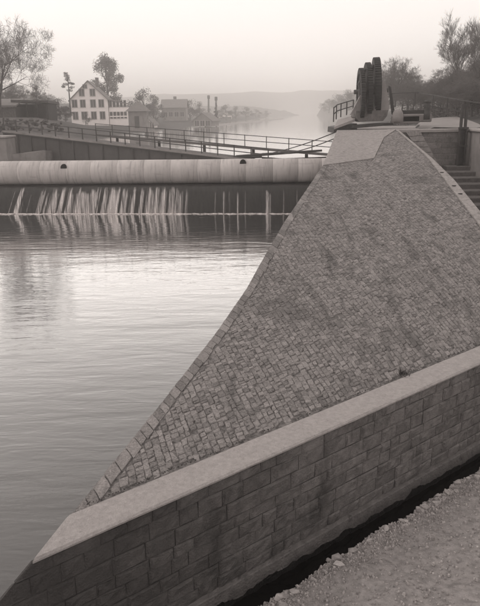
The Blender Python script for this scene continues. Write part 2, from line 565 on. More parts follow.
for _ in range(2): zs = [zs[0]] + [(zs[i - 1] + 2 * zs[i] + zs[i + 1]) / 4 for i in range(1, len(zs) - 1)] + [zs[-1]]
for p, z in zip(LEDGE, zs): p.z = z


def poly_at(pts, t):
    d = [0]
    for p, q in zip(pts, pts[1:]): d.append(d[-1] + (Vector(q) - Vector(p)).to_2d().length)
    s = t * d[-1]
    for i in range(len(pts) - 1):
        if s <= d[i + 1] or i == len(pts) - 2:
            k = (s - d[i]) / max(1e-6, d[i + 1] - d[i])
            return pts[i].lerp(pts[i + 1], k)


RCURVE = [BQ, Vector((8.2, 19.4, 3.0)), S2, Vector((8.78, 27, 4.45)), S1, G_]
TCURVE = [C, E_, F_, G_]
LC = LEDGE


def coons(u, v):
    ch_ = C.lerp(G_, u)
    Bu, Tu = A.lerp(BQ, u), ch_ + (poly_at(TCURVE, u) - ch_) * v ** 1.6
    Lv, Rv = poly_at(LC, v), poly_at(RCURVE, v)
    return Bu * (1 - v) + Tu * v + Lv * (1 - u) + Rv * u - (A * (1 - u) * (1 - v) + BQ * u * (1 - v) + C * (1 - u) * v + G_ * u * v)


NU, NV = 48, 60
dT = [0]
for p, q in zip(TCURVE, TCURVE[1:]): dT.append(dT[-1] + (q - p).to_2d().length)
us_ = sorted(set([i / NU for i in range(NU + 1)] + [dT[1] / dT[-1], dT[2] / dT[-1]]))
NU = len(us_) - 1
grid = [coons(u, j / NV) for j in range(NV + 1) for u in us_]
gf = [[j * (NU + 1) + i, j * (NU + 1) + i + 1, (j + 1) * (NU + 1) + i + 1, (j + 1) * (NU + 1) + i] for j in range(NV) for i in range(NU)]
bvh = BVHTree.FromPolygons([tuple(p) for p in grid], gf)


def drop(x, y):
    h = bvh.ray_cast(Vector((x, y, 30)), Vector((0, 0, -1)))
    if h[0] is None:
        n = bvh.find_nearest(Vector((x, y, 3.5)))
        return n[0].z, n[1]
    nn = h[1] if h[1].z > 0 else -h[1]
    return h[0].z, nn


pier = empty('stone_pier', (4, 20, 0), 'big sloping stone paved pier rising from the wall to the hoist platform', 'pier')
b = MB()
b.add(grid, gf, .5, True)
body = b.build('mortar_bed', M['joint'], pier)
# flanks of the pier (river side, chamber side) and the slab on top
b = MB()
rv = LEDGE
for p, q in zip(rv, rv[1:]):
    b.face([p, q, Vector((q.x - .12 * 0, q.y, -2.5)), Vector((p.x, p.y, -2.5))])
H0 = at(337, 131, 44)
H1 = Vector((H0.x + .6, 60, 6.0)); K1 = Vector((G_.x + 3, 60, 6.1))
for p, q in ((C, H0), (H0, Vector((8.0, 51, 6.0)))):
    b.face([p, q, Vector((q.x, q.y, -2.5)), Vector((p.x, p.y, -2.5))])
for p, q in zip(RCURVE, RCURVE[1:]):
    b.face([p, q, Vector((q.x, q.y, -2.5)), Vector((p.x, p.y, -2.5))])
b.build('flank', M['wallcore'], pier, fix=False)
b = MB()
slabpts = [C, E_, F_, G_, H0]
mid = [C.lerp(H0, .5), E_.lerp(F_, .5)]
b.face([C + Vector((0, 0, .0)), E_, F_, G_, H0])
N0 = len(b.f)
b2 = MB()
# a slightly uneven slab: subdivided fan over the outline, 40 mm thick rim
ring = [C, C.lerp(E_, .5), E_, E_.lerp(F_, .5), F_, F_.lerp(G_, .5), G_, G_.lerp(H0, .33), G_.lerp(H0, .66), H0, H0.lerp(C, .25), H0.lerp(C, .5), H0.lerp(C, .75)]
cen = sum(ring, Vector()) / len(ring)
prev = None
for k in (1, .8, .6, .4, .2):
    cur = []
    for p in ring:
        q = cen.lerp(p, k) + Vector((0, 0, .05))
        if k < 1: q.z += noise.noise(q * .9) * .03
        cur.append(q)
    if prev is None:
        low = [p - Vector((0, 0, .12)) for p in cur]
        for i in range(len(ring)):
            j = (i + 1) % len(ring); b2.face([low[i], low[j], cur[j], cur[i]])
    else:
        for i in range(len(ring)):
            j = (i + 1) % len(ring); b2.face([prev[i], prev[j], cur[j], cur[i]], .5, True)
    prev = cur
b2.face(prev, .5, True)
import bmesh as _bm
b2.build('top_slab', M['slab'], pier)
# concrete margin strip down the chamber edge
b = MB()
RS = [poly_at(RCURVE, i / 30) for i in range(31)]
for i in range(30):
    p, q = RS[i], RS[i + 1]
    d = (q - p).to_2d().normalized(); nx_ = Vector((-d.y, d.x, 0))
    wd = .04 + .26 * max(0, min(1, (32 - p.y) / 6))
    if nx_.x > 0: nx_ = -nx_
    pi, qi = p + nx_ * wd, q + nx_ * wd
    pi.z = drop(pi.x, pi.y)[0]; qi.z = drop(qi.x, qi.y)[0]
    up = Vector((0, 0, .06)); dn = Vector((0, 0, -.3))
    po, qo = p - nx_ * .08, q - nx_ * .08
    b.face([pi + up, qi + up, qo + up, po + up], .5, False)
    b.face([pi + up, qi + up, qi + dn, pi + dn]); b.face([po + up, qo + up, qo + dn, po + dn])
b.build('margin_strip', M['slab'], pier)
b = MB()
for k, t in enumerate((.52, .43, .385)):
    p = poly_at(RCURVE, t); z, n_ = drop(p.x - .2, p.y)
    b = MB(); b.tube([(p.x - .13, p.y, z + .0), (p.x - .13, p.y, z + .075)], .085, 10)
    b.build('drain_socket', M['hollow'], pier)

# edge stones along the river side
Ld = (C - A).to_2d(); Llen = Ld.length; Ld = Ld / Llen
Li = Vector((Ld.y, -Ld.x))                           # inwards (to the right)
EW = .21


def lz(s):                                           # height of the river edge at distance s from A
    return poly_at(LC, max(0, min(1, s / Llen))).z


s = 0.02
while s < Llen - .1:
    ln = rng.uniform(.2, .42)
    e = min(s + ln, Llen)
    wd = EW * rng.uniform(.86, 1.12)
    b = MB()
    h = .016 + rng.uniform(-.006, .006)
    gpp = .007
    nseg = 3
    bot, top = [], []
    outl = [(s + gpp, -.03), (e - gpp, -.03), (e - gpp, wd * .5), (e - gpp, wd), ((s + e) / 2, wd + rng.uniform(-.012, .012)), (s + gpp, wd), (s + gpp, wd * .5)]
    cx, cy = (s + e) / 2, wd / 2
    for (a, c) in outl:
        P = A.to_2d() + Ld * (a - max(0, c) * 1.15) + Li * c
        z = drop(P.x, P.y)[0] if c > .05 else lz(a)
        bot.append(Vector((P.x, P.y, z - .12)))
        a2, c2 = a + (cx - a) * .05, c + (cy - c) * .06
        P2 = A.to_2d() + Ld * (a2 - max(0, c2) * 1.15) + Li * c2
        top.append(Vector((P2.x, P2.y, z + h + rng.uniform(-.007, .007))))
    b.hexa(bot, top, rng.random())
    b.build('edge_stone', M['paving'], pier)
    s = e

# paving setts laid in rows that fan from the coping up the slope
inner = [half(A.to_2d() + Li * (EW + .02), C.to_2d() + Li * (EW + .02), (6, 20)),
         half(I0.to_2d() + Vector((-CW.y, CW.x)) * .03, BQ.to_2d() + Vector((-CW.y, CW.x)) * .03, (4, 25)),
         ]
topside = [half(C.to_2d(), E_.to_2d(), (4, 15)), half(E_.to_2d(), F_.to_2d(), (9, 28)), half(F_.to_2d(), G_.to_2d(), (12, 34))]
stones = []
QN = 17.5
q = -4.5
BI = I0
row = 0
while q < QN:
    wq = rng.uniform(.10, .155)
    q2 = q + wq

    def line(qq):
        k = max(0, min(1, qq / QN))
        th = R_(17 - 17 * k)
        base = BI.to_2d() + Vector((CW.x, CW.y)) * qq
        return base, Vector((-math.sin(th), math.cos(th)))
    (b0, d0), (b1, d1) = line(q), line(q2)
    t = rng.uniform(0, .2)
    while t < 36:
        ht = rng.choice((.09, .11, .125, .14, .17, .21)) * rng.uniform(.88, 1.12) * max(.8, 1 - t * .01)
        gq = .008
        k0 = .5 * gq / wq
        def pt(kq, tt):
            p0, p1 = b0 + d0 * tt, b1 + d1 * tt
            return p0.lerp(p1, kq)
        j = lambda: rng.uniform(-.016, .016)
        poly = []
        for kq, tt in ((k0, t + gq / 2), (1 - k0, t + gq / 2 + j()), (1 - k0, t + ht - gq / 2), (k0, t + ht - gq / 2 + j())):
            p = pt(kq, tt); poly.append((p.x + j(), p.y + j()))
        t += ht
        c = (sum(p[0] for p in poly) / 4, sum(p[1] for p in poly) / 4)
        if c[1] > 41 or c[0] > 11 or c[0] < -4: continue
        poly = clip(poly, inner + ([topside[0]] if c[0] < E_.x else [topside[1]] if c[1] < F_.y else [topside[2]]))
        if len(poly) < 3 or area2(poly) < .006: continue
        # right hand limits: chamber edge and the slab ridge
        xr = None
        yy = c[1]
        for p, r in zip(RCURVE, RCURVE[1:]):
            if p.y <= yy <= r.y: xr = p.x + (r.x - p.x) * (yy - p.y) / (r.y - p.y)
        if xr is not None and c[0] > xr - .06 - .26 * max(0, min(1, (32 - c[1]) / 6)): continue
        stones.append((math.hypot(c[0], c[1]), c, poly))
    q = q2
    row += 1


def stone_into(mb, c, poly, sy):
    z, nr = drop(*c)
    h = rng.uniform(.008, .026) if rng.random() > .05 else rng.uniform(-.005, .004)
    tilt = (rng.uniform(-.09, .09), rng.uniform(-.09, .09))
    bot, mid_, top = [], [], []
    for p in poly:
        zz = drop(*p)[0]
        bot.append(Vector((p[0], p[1], zz - .01)))
        k = .05
        mid_.append(Vector((p[0] + (c[0] - p[0]) * k, p[1] + (c[1] - p[1]) * k, zz + h * .6)))
        k = .22
        top.append(Vector((p[0] + (c[0] - p[0]) * k, p[1] + (c[1] - p[1]) * k, zz + h + (p[0] - c[0]) * tilt[0] + (p[1] - c[1]) * tilt[1])))
    tone = min(1, max(0, rng.gauss(.55, .25))) if rng.random() > .09 else 0.0
    n = len(poly)
    fs = [[i, (i + 1) % n, n + (i + 1) % n, n + i] for i in range(n)]
    fs += [[n + i, n + (i + 1) % n, 2 * n + (i + 1) % n, 2 * n + i] for i in range(n)]
    fs.append(list(range(2 * n, 3 * n)))
    mb.add(bot + mid_ + top, fs, tone)


stones.sort(key=lambda s_: s_[0])
# in-frame test so that the single stones are ones the photograph shows
def in_frame(p):
    v = Vector(p) - Vector((0, 0, EYE))
    dz = v.dot(fw)
    return dz > 0 and abs(v.dot(RT) / dz * FPX) < 240 and abs(v.dot(UP) / dz * FPX) < 303


rest = MB(); n1 = 0
for d_, c, poly in stones:
    if n1 < 300 and in_frame((c[0], c[1], drop(*c)[0])):
        mb = MB(); stone_into(mb, c, poly, 0); mb.build('sett', M['paving'], pier); n1 += 1
    else:
        stone_into(rest, c, poly, 0)
rest.build('paving', M['paving'], pier, kind='stuff')
print('setts', len(stones))

# ---------------------------------------------------------------- training wall with coping
wall = empty('training_wall', (1, 9, 0), 'dark stone block training wall under a pale concrete coping', 'wall')


def W(s_, z, out=0.0):                                # along the wall from its river corner, proud by out
    p = O + CW * s_ + CN * out
    return Vector((p.x, p.y, z))


ZT, ZP = 2.195, .34
SL = 1.32
LEN = 17.0
toe = lambda z: -(2.25 - z) * SL
back = Vector((.5, .87, 0))
b = MB()
fr = [W(toe(-2.5), -2.5), W(LEN, -2.5), W(LEN, ZT), W(toe(ZT), ZT)]
bk = [p + back * (.9 if i in (0, 3) else .6) for i, p in enumerate(fr)]
b.hexa(fr, bk); b.build('core', M['wallcore'], wall)
b = MB()                                             # coping: slightly wavy slab with softened arris
n_ = 60
pr = [(.05, ZT + .005), (.05, 2.225), (.02, 2.25), (-.47, 2.252), (-.53, 2.24), (-.53, ZT + .005)]
v, f = [], []
for i in range(n_ + 1):
    s_ = -.0 + LEN * i / n_
    for k, (o_, z) in enumerate(pr):
        a0 = 0
        a0 = ((.05 - o_) * 1.28 - .09) * max(0, 1 - i / 6)
        wob = noise.noise(Vector((s_ * 2, k * 3.3, 1))) * .012
        v.append(W(s_ + a0, z + wob * .5, o_ + wob))
m_ = len(pr)
for i in range(n_):
    for k in range(m_):
        f.append([i * m_ + k, i * m_ + (k + 1) % m_, (i + 1) * m_ + (k + 1) % m_, (i + 1) * m_ + k])
f.append(list(range(m_)))
b.add(v, f)
b.build('coping', M['coping'], wall)
# blocks in courses
zc = [ZP]
while zc[-1] < ZT - .12: zc.append(zc[-1] + rng.uniform(.19, .28))
k = (ZT - ZP) / (zc[-1] - ZP)
zc = [ZP + (z - ZP) * k for z in zc]
nb = 0
lower = [-.66, -.41, -.16, .09, ZP]
farblocks = MB()
for z0, z1 in list(zip(lower, lower[1:])) + list(zip(zc, zc[1:])):
    s_ = -3.2 + rng.uniform(0, .3)
    while s_ < LEN - .4:
        ln = rng.choice((.3, .36, .42, .5, .6)) * rng.uniform(.88, 1.12)
        e = s_ + ln
        if z1 <= ZP + .01 and s_ > -.3: break
        pl = [(s_ + .004, z0 + .004), (e - .004, z0 + .004), (e - .004, z1 - .004), (s_ + .004, z1 - .004)]
        pl = clip(pl, [half((toe(-3), -3), (toe(2.2), 2.2), (5, 0))])
        s_ = e
        if len(pl) < 3 or area2(pl) < .01: continue
        cx = sum(p[0] for p in pl) / len(pl); cz = sum(p[1] for p in pl) / len(pl)
        pr_ = rng.uniform(.006, .03)
        jit = lambda k: rng.uniform(-k, k)
        n = len(pl)
        r1 = [W(p[0], p[1], -.03) for p in pl]
        r2 = [W(p[0] + jit(.008), p[1] + jit(.008), pr_ * .35) for p in pl]
        fs = [[i, (i + 1) % n, n + (i + 1) % n, n + i] for i in range(n)]
        if n == 4 and abs(area2(pl) - (e - s_) * 0) > 0:
            # rock face: a 4 x 3 grid of hacked points inside the margin
            gr = []
            for jz in range(3):
                for ix in range(4):
                    u_, w_ = .10 + .8 * ix / 3, .13 + .74 * jz / 2
                    lo_ = (pl[0][0] * (1 - u_) + pl[1][0] * u_, pl[0][1] * (1 - u_) + pl[1][1] * u_)
                    hi_ = (pl[3][0] * (1 - u_) + pl[2][0] * u_, pl[3][1] * (1 - u_) + pl[2][1] * u_)
                    gr.append(W(lo_[0] * (1 - w_) + hi_[0] * w_ + jit(.012), lo_[1] * (1 - w_) + hi_[1] * w_ + jit(.012), pr_ + .006 + jit(.013)))
            o_ = 2 * n
            G2 = lambda ix, jz: o_ + jz * 4 + ix
            fs += [[G2(ix, jz), G2(ix + 1, jz), G2(ix + 1, jz + 1), G2(ix, jz + 1)] for jz in range(2) for ix in range(3)]
            fs += [[n, n + 1, G2(3, 0), G2(2, 0), G2(1, 0), G2(0, 0)], [n + 1, n + 2, G2(3, 2), G2(3, 1), G2(3, 0)],
                   [n + 2, n + 3, G2(0, 2), G2(1, 2), G2(2, 2), G2(3, 2)], [n + 3, n, G2(0, 0), G2(0, 1), G2(0, 2)]]
            vs = r1 + r2 + gr
        else:
            r3 = [W(p[0] + (cx - p[0]) * .15, p[1] + (cz - p[1]) * .18, pr_ + jit(.012)) for p in pl]
            fs += [[n + i, n + (i + 1) % n, 2 * n + (i + 1) % n, 2 * n + i] for i in range(n)]
            fs.append(list(range(2 * n, 3 * n)))
            vs = r1 + r2 + r3
        tn = min(1, max(0, rng.gauss(.45, .3)))
        if cx > 10.6: farblocks.add(vs, fs, tn); continue
        mb = MB()
        mb.add(vs, fs, tn)
        mb.build('block', M['block'], wall); nb += 1
farblocks.build('masonry', M['block'], wall, kind='stuff')
print('blocks', nb)
# plinth with a ragged lower edge over the black wet foot of the wall
b = MB()
n_ = 420
v = []
for i in range(n_ + 1):
    s_ = -.3 + (LEN + .3) * i / n_
    low = .13 + noise.fractal(Vector((s_ * 1.8, 0, 5)), .7, 2, 6) * .09
    wob = noise.noise(Vector((s_ * 2.5, 2, 2))) * .012
    for o_, z in ((.0, ZP + .02), (.085 + wob, ZP + .012), (.10 + wob, ZP - .004), (.115 + wob, .24), (.12 + wob * 2, low), (.02, low - .02)):
        v.append(W(s_, z, o_))
b.add(v, [[i * 6 + k, i * 6 + k + 1, (i + 1) * 6 + k + 1, (i + 1) * 6 + k] for i in range(n_) for k in range(5)], .5, False)
b.build('plinth', M['plinth'], wall)
b = MB()
v = []
n_ = 220
for i in range(n_ + 1):
    s_ = -.3 + (LEN + .3) * i / n_
    for k, z in enumerate((.2, .1, .0, -.2)):
        v.append(W(s_, z, .09 + noise.noise(Vector((s_ * 5, z * 9, 3))) * .04 + k * .01))
b.add(v, [[i * 4 + k, i * 4 + k + 1, (i + 1) * 4 + k + 1, (i + 1) * 4 + k] for i in range(n_) for k in range(3)], .5, True)
b.build('wet_footing', M['algae'], wall)
# little weed tuft growing at the coping
tp = atz(402, 374, 2.25)
b = MB()
for i in range(60):
    a = rng.uniform(0, 6.28); r = abs(rng.gauss(0, .07)); h = rng.uniform(.04, .17)
    p = tp + Vector((math.cos(a) * r, math.sin(a) * r, 0)); d = Vector((rng.uniform(-.08, .08), rng.uniform(-.08, .08), h))
    s2 = Vector((rng.uniform(-.015, .015), rng.uniform(-.015, .015), 0))
    b.face([p - s2, p + s2, p + d])
tag(b.build('weed_tuft', M['weed']), 'small dark weed tuft growing at the inner edge of the wall coping', 'weed')
# moss and dirt where paving meets the coping
b = MB()
for i in range(420):
    s_ = rng.uniform(.9, 12); o_ = rng.gauss(-.555, .012)
    p = W(s_, 2.25, o_); r = rng.uniform(.006, .02)
    if s_ > 3 and rng.random() < .5: continue
    for k in range(3):
        a = rng.uniform(0, 6.28)
        b.face([p + Vector((math.cos(a) * r, math.sin(a) * r, .02)), p + Vector((math.cos(a + 2) * r, math.sin(a + 2) * r, .015)), p + Vector((math.cos(a + 4) * r, math.sin(a + 4) * r, .03 + r * .4))])
tag(b.build('moss', M['weed']), kind='stuff')

# still ditch water between wall and gravel bank
b = MB(); b.face([W(-1.5, .006, 1.6), W(17, .006, 1.6), W(17, .006, -.2), W(-1.5, .006, -.2)])
tag(b.build('ditch_water', M['ditch'], fix=False), kind='structure')
# gravel bank on the near side
def bank_z(s_, o_):
    e = o_ - .72
    z = .5 + .03 * e + noise.fractal(Vector((s_ * .8, o_ * .8, 1)), 1, 2, 4) * .07 + noise.noise(Vector((s_ * 1.0, o_ * 5, 4))) * .045 + noise.fractal(Vector((s_ * 4, o_ * 9, 8)), .9, 2, 4) * .018
    ed = noise.fractal(Vector((s_ * 1.4, 7, 7)), .8, 2, 5) * .05
    if e < .12 + ed: z -= (.12 + ed - e) * 4.5
    return max(z, -.6)


ss = lin(-7, 16, 260)
oo = [.4, .45, .5, .55, .6, .65, .7, .75, .8, .85, .9, .95, 1.0, 1.06, 1.12, 1.2, 1.3, 1.4, 1.52, 1.65, 1.8, 1.95, 2.1, 2.3, 2.5, 2.7, 2.9, 3.2, 3.6, 4.2, 5, 6, 8, 11]
v = [W(s_, bank_z(s_, o_), o_) for s_ in ss for o_ in oo]
n_ = len(oo)
b = MB(); b.add(v, [[i * n_ + k, i * n_ + k + 1, (i + 1) * n_ + k + 1, (i + 1) * n_ + k] for i in range(len(ss) - 1) for k in range(n_ - 1)], .5, True)
bank = tag(b.build('gravel_bank', M['gravel']), kind='structure')


def rock(mb, p, r, tone, flat=1.0):
    """rough quarry rubble: two jittered rings of five corners and two off-centre caps"""
    rot = Matrix.Rotation(rng.uniform(0, 6.28), 3, 'Z') @ Matrix.Rotation(rng.uniform(-.4, .4), 3, 'X') @ Matrix.Rotation(rng.uniform(-.4, .4), 3, 'Y')
    sc = Vector((r * rng.uniform(.8, 1.3), r * rng.uniform(.55, .95), r * rng.uniform(.4, .8) * flat))
    pts = []
    n = rng.choice((5, 6))
    for zz, kk in ((-.55, .9), (.45, .82)):
        a0 = rng.uniform(0, 1)
        for i in range(n):
            a = a0 + 6.283 * (i + rng.uniform(-.32, .32)) / n
            q = kk * rng.uniform(.7, 1.12)
            pts.append(Vector((math.cos(a) * q, math.sin(a) * q, zz + rng.uniform(-.28, .28))))
    pts.append(Vector((rng.uniform(-.3, .3), rng.uniform(-.3, .3), -.9))); pts.append(Vector((rng.uniform(-.35, .35), rng.uniform(-.35, .35), rng.uniform(.6, .95))))
    pts = [p + rot @ Vector((q.x * sc.x, q.y * sc.y, q.z * sc.z)) for q in pts]
    fs = []
    for i in range(n):
        j = (i + 1) % n
        fs += [[i, j, n + j], [i, n + j, n + i], [j, i, 2 * n], [n + i, n + j, 2 * n + 1]]
    mb.add(pts, fs, tone)


for i in range(230):
    s_ = rng.uniform(1.2, 10.8); o_ = .78 + abs(rng.gauss(0, .15))
    if s_ > 6.5 and rng.random() < .35: continue
    r = rng.choice((.03, .036, .042, .05, .06, .08, .095)) * rng.uniform(.85, 1.2)
    mb = MB(); rock(mb, W(s_, bank_z(s_, o_) + r * .12, o_), r, rng.uniform(.0, .9)); sub(mb, 'stone', M['rubble'], bank)
for px, py, r in ((408, 512, .13), (287, 585, .12), (306, 573, .12), (318, 567, .09), (331, 558, .08), (347, 551, .09), (299, 577, .09), (365, 540, .07), (272, 595, .09)):
    p = atz(px, py, .5); q = p - O; o_ = max(.80, q.dot(CN)); s_ = q.dot(CW)
    mb = MB(); rock(mb, W(s_, bank_z(s_, o_) + r * .18, o_), r, rng.uniform(.4, .9), .8); sub(mb, 'stone', M['rubble'], bank)
peb = MB()
for i in range(15000):
    s_ = rng.uniform(.5, 11); o_ = .76 + abs(rng.gauss(0, .26)) if i % 2 else rng.uniform(.75, 4.2)
    r = rng.choice((.006, .008, .011, .015, .02, .028)) * rng.uniform(.8, 1.2)
    p = W(s_, bank_z(s_, o_) + r * .3, o_)
    a = rng.uniform(0, 6.28)
    q4 = [p + Vector((math.cos(a + k * 1.57) * r * rng.uniform(.6, 1.2), math.sin(a + k * 1.57) * r * rng.uniform(.6, 1.2), -r * .5)) for k in range(4)]
    t4 = [q + Vector((0, 0, r * rng.uniform(.7, 1.3))) + (p - q) * .35 for q in q4]
    n0 = len(peb.v)
    peb.add(q4 + t4, [[0, 1, 5, 4], [1, 2, 6, 5], [2, 3, 7, 6], [3, 0, 4, 7], [4, 5, 6, 7]], rng.random())
tag(peb.build('gravel', M['pebble']), kind='stuff')

# ---------------------------------------------------------------- the weir: drum, apron, leaking water
weir = empty('drum_weir', (-8, 50, 0), 'long pale steel weir drum lying across the river above the dark spillway', 'weir')
DR, DZ = .90, 2.95
XE = 7.2


def ring_pts(x, r, n=40):
    ax = Vector((1, -.06, 0)).normalized(); sd_ = Vector((.06, 1, 0)).normalized()
    c_ = Vector((x, drum_y(x), DZ))
    return [c_ + sd_ * (math.cos(2 * math.pi * k / n) * r) + Vector((0, 0, math.sin(2 * math.pi * k / n) * r)) for k in range(n)]


x = -32.0
while x < XE:
    x2 = min(x + rng.choice((1.75, 1.9, 2.05)), XE)
    mb = MB(); n = 40
    rad = DR + rng.uniform(-.004, .004)
    rr = [ring_pts(x + .004, rad - .012), ring_pts(x + .018, rad), ring_pts(x2 - .018, rad), ring_pts(x2 - .004, rad - .012)]
    vs = [p for r in rr for p in r]
    fs = [[j * n + k, j * n + (k + 1) % n, (j + 1) * n + (k + 1) % n, (j + 1) * n + k] for j in range(3) for k in range(n)]
    mb.add(vs, fs, rng.random(), True)
    mb.build('shell_ring', M['drum'], weir)
    x = x2
mb = MB(); mb.add(ring_pts(-32, DR - .03) + ring_pts(XE, DR - .03), [[k, (k + 1) % 40, 40 + (k + 1) % 40, 40 + k] for k in range(40)] + [list(range(40)), list(range(40, 80))], .2, True)
mb.build('drum_core', M['dark'], weir)
for px, py in ((64, 168), (243, 163.5)):                # dark half-round lugs
    D = drum_y(at(px, py, 50).x) - DR * .8
    p = at(px, py, D)
    p.y = drum_y(p.x) - math.sqrt(max(.05, DR ** 2 - (p.z - DZ) ** 2))
    mb = MB()
    pts = [Vector((math.cos(a) * .24, 0, math.sin(a) * .30)) for a in lin(0, math.pi, 10)]
    pts += [Vector((-.24, 0, -.03)), Vector((.24, 0, -.03))]
    mb.hexa([p + q + Vector((0, -.03, 0)) for q in pts], [p + q + Vector((0, .2, 0)) for q in pts])
    mb.build('lug_opening', M['hollow'], weir)
# spillway apron
mb = MB()
xs = lin(-34, 7.4, 80)
prof = [(2.6, 1.98), (.95, 1.98), (.7, 1.90), (.45, 1.55), (.25, 1.0), (.1, .45), (0, -.1), (-.1, -1.5)]
v = []
for x in xs:
    for k, (dy, z) in enumerate(prof):
        yy = weir_y(x) + dy + noise.noise(Vector((x * .8, k, 2))) * .02
        v.append((x, yy, z))
m_ = len(prof)
mb.add(v, [[i * m_ + k, i * m_ + k + 1, (i + 1) * m_ + k + 1, (i + 1) * m_ + k] for i in range(len(xs) - 1) for k in range(m_ - 1)], .5, True)
mb.build('apron', M['apron'], weir)
mb = MB()                                            # seal sill under the drum so no daylight shows through
mb.hexa([(-34, drum_y(-34) + .1, 1.9), (6.2, drum_y(6.2) + .1, 1.9), (6.2, drum_y(6.2) + .5, 1.9), (-34, drum_y(-34) + .5, 1.9)],
        [(-34, drum_y(-34) + .1, 2.4), (6.2, drum_y(6.2) + .1, 2.4), (6.2, drum_y(6.2) + .5, 2.4), (-34, drum_y(-34) + .5, 2.4)])
mb.build('seal_beam', M['black'], weir)

# water running down the apron in jets, and the foam line
jets = MB()


def apron_pt(x, k):                                   # k 0 at crest .. 1 at the foot, a little proud
    z = 1.93 - k * 1.92
    dy = pw_lin(-z, [(-1.98, .95), (-1.90, .7), (-1.55, .45), (-1.0, .25), (-.45, .1), (.1, 0)])
    return Vector((x, weir_y(x) + dy - .04 - .10 * math.sin(k * 3.14), z))


jl = []
for px, wpx, strong in ((14, 4, 1), (12, 2, .9), (42, 3, .6), (50, 3, .7), (58, 5, .95), (66, 3, .95), (75, 3, .9), (80, 8, .5), (88, 4, .7), (94, 3, .8), (102, 4, .9), (110, 4, .85), (116, 3, .9),
                        (122, 3, .6), (132, 4, .9), (140, 3, .7), (148, 4, .9), (156, 5, .85), (163, 4, .95), (172, 5, .8), (178, 3, .5), (186, 2, .4), (224, 3, .5), (238, 2, .4), (267, 4, .75), (270, 2, .5)):
    jl.append((px, wpx, strong))
for i in range(46):
    jl.append((rng.uniform(34, 185), rng.uniform(1, 3), rng.uniform(.25, .6)))
for i in range(26):
    jl.append((rng.uniform(0, 300), rng.uniform(1, 3), rng.uniform(.15, .4)))
for i in range(22):
    jl.append((rng.uniform(38, 182), rng.uniform(5, 9), rng.uniform(.3, .5)))
soft = []                                             # opacity per vertex: sheets thin out towards their edges
for px, wpx, st in jl:
    x0 = at(px, 200, 48.8).x
    wd = wpx * .085
    k0 = rng.uniform(0, .25) if st < .8 else 0
    lean = -.62 * max(0.05, min(1, (235 - px) / 230))
    n = 9
    base = len(jets.v)
    for i in range(n + 1):
        k = k0 + (1 - k0) * i / n
        ww = wd * (.75 + .35 * i / n) * (1 + .1 * rng.uniform(-1, 1))
        xc = x0 - lean * .5 + lean * k ** 1.3
        for j, (o_, q) in enumerate(((-.5, 0), (-.22, .8), (0, 1), (.22, .8), (.5, 0))):
            p = apron_pt(xc + ww * o_, k) + Vector((0, -.04 * q, .015 * q))
            jets.v.append(tuple(p))
            soft.append(st * q * (.45 + .55 * (i / n) ** .6) * (.15 if i == 0 else 1))
    for i in range(n):
        for j in range(4):
            jets.f.append([base + i * 5 + j, base + i * 5 + j + 1, base + i * 5 + 6 + j, base + i * 5 + 5 + j]); jets.t.append(0); jets.sm.append(True)
jo = tag(jets.build('falling_water', M['spray'], fix=False), kind='stuff')
sa = jo.data.attributes.new('soft', 'FLOAT', 'POINT'); sa.data.foreach_set('value', soft)
foam = MB()
for i in range(900):
    px = rng.uniform(-5, 186) if i % 5 else rng.uniform(186, 305)
    x = at(px, 213, 49).x
    y = weir_y(x) - abs(rng.gauss(0, .13)) - .03
    r = rng.uniform(.03, .15)
    nn = 6
    pts = [Vector((x + math.cos(a) * r * 2.4, y + math.sin(a) * r * .7, .012)) for a in lin(0, 6.28 * (1 - 1 / nn), nn - 1)]
    foam.add(pts + [Vector((x, y, .02 + r * .35))], [[k, (k + 1) % nn, nn] for k in range(nn)], rng.uniform(.5, 1), True)
tag(foam.build('foam', M['foam'], fix=False), kind='stuff')

# ---------------------------------------------------------------- bridges with railings
def railing_parts(parent, base, height, spacing, rails=(1.0, .55), thick=.06, name='post', skip=()):
    """posts and rails along a polyline of world points"""
    L = [0]
    for p, q in zip(base, base[1:]): L.append(L[-1] + (q - p).length)
    n = max(1, round(L[-1] / spacing))

    def P(s_):
        for i in range(len(base) - 1):
            if s_ <= L[i + 1] + 1e-6: return base[i].lerp(base[i + 1], (s_ - L[i]) / (L[i + 1] - L[i]))
        return base[-1]
    for i in range(n + 1):
        p = P(L[-1] * i / n)
        mb = MB(); mb.box(p + Vector((0, 0, height / 2 + .02)), (thick, thick, height + .04)); mb.build(name, M['rail'], parent)
    for r in rails:
        mb = MB()
        for p, q in zip(base, base[1:]):
            mb.bar(p + Vector((0, -thick * .0, height * r)), q + Vector((0, 0, height * r)), thick * .8)
        mb.build('rail', M['rail'], parent)


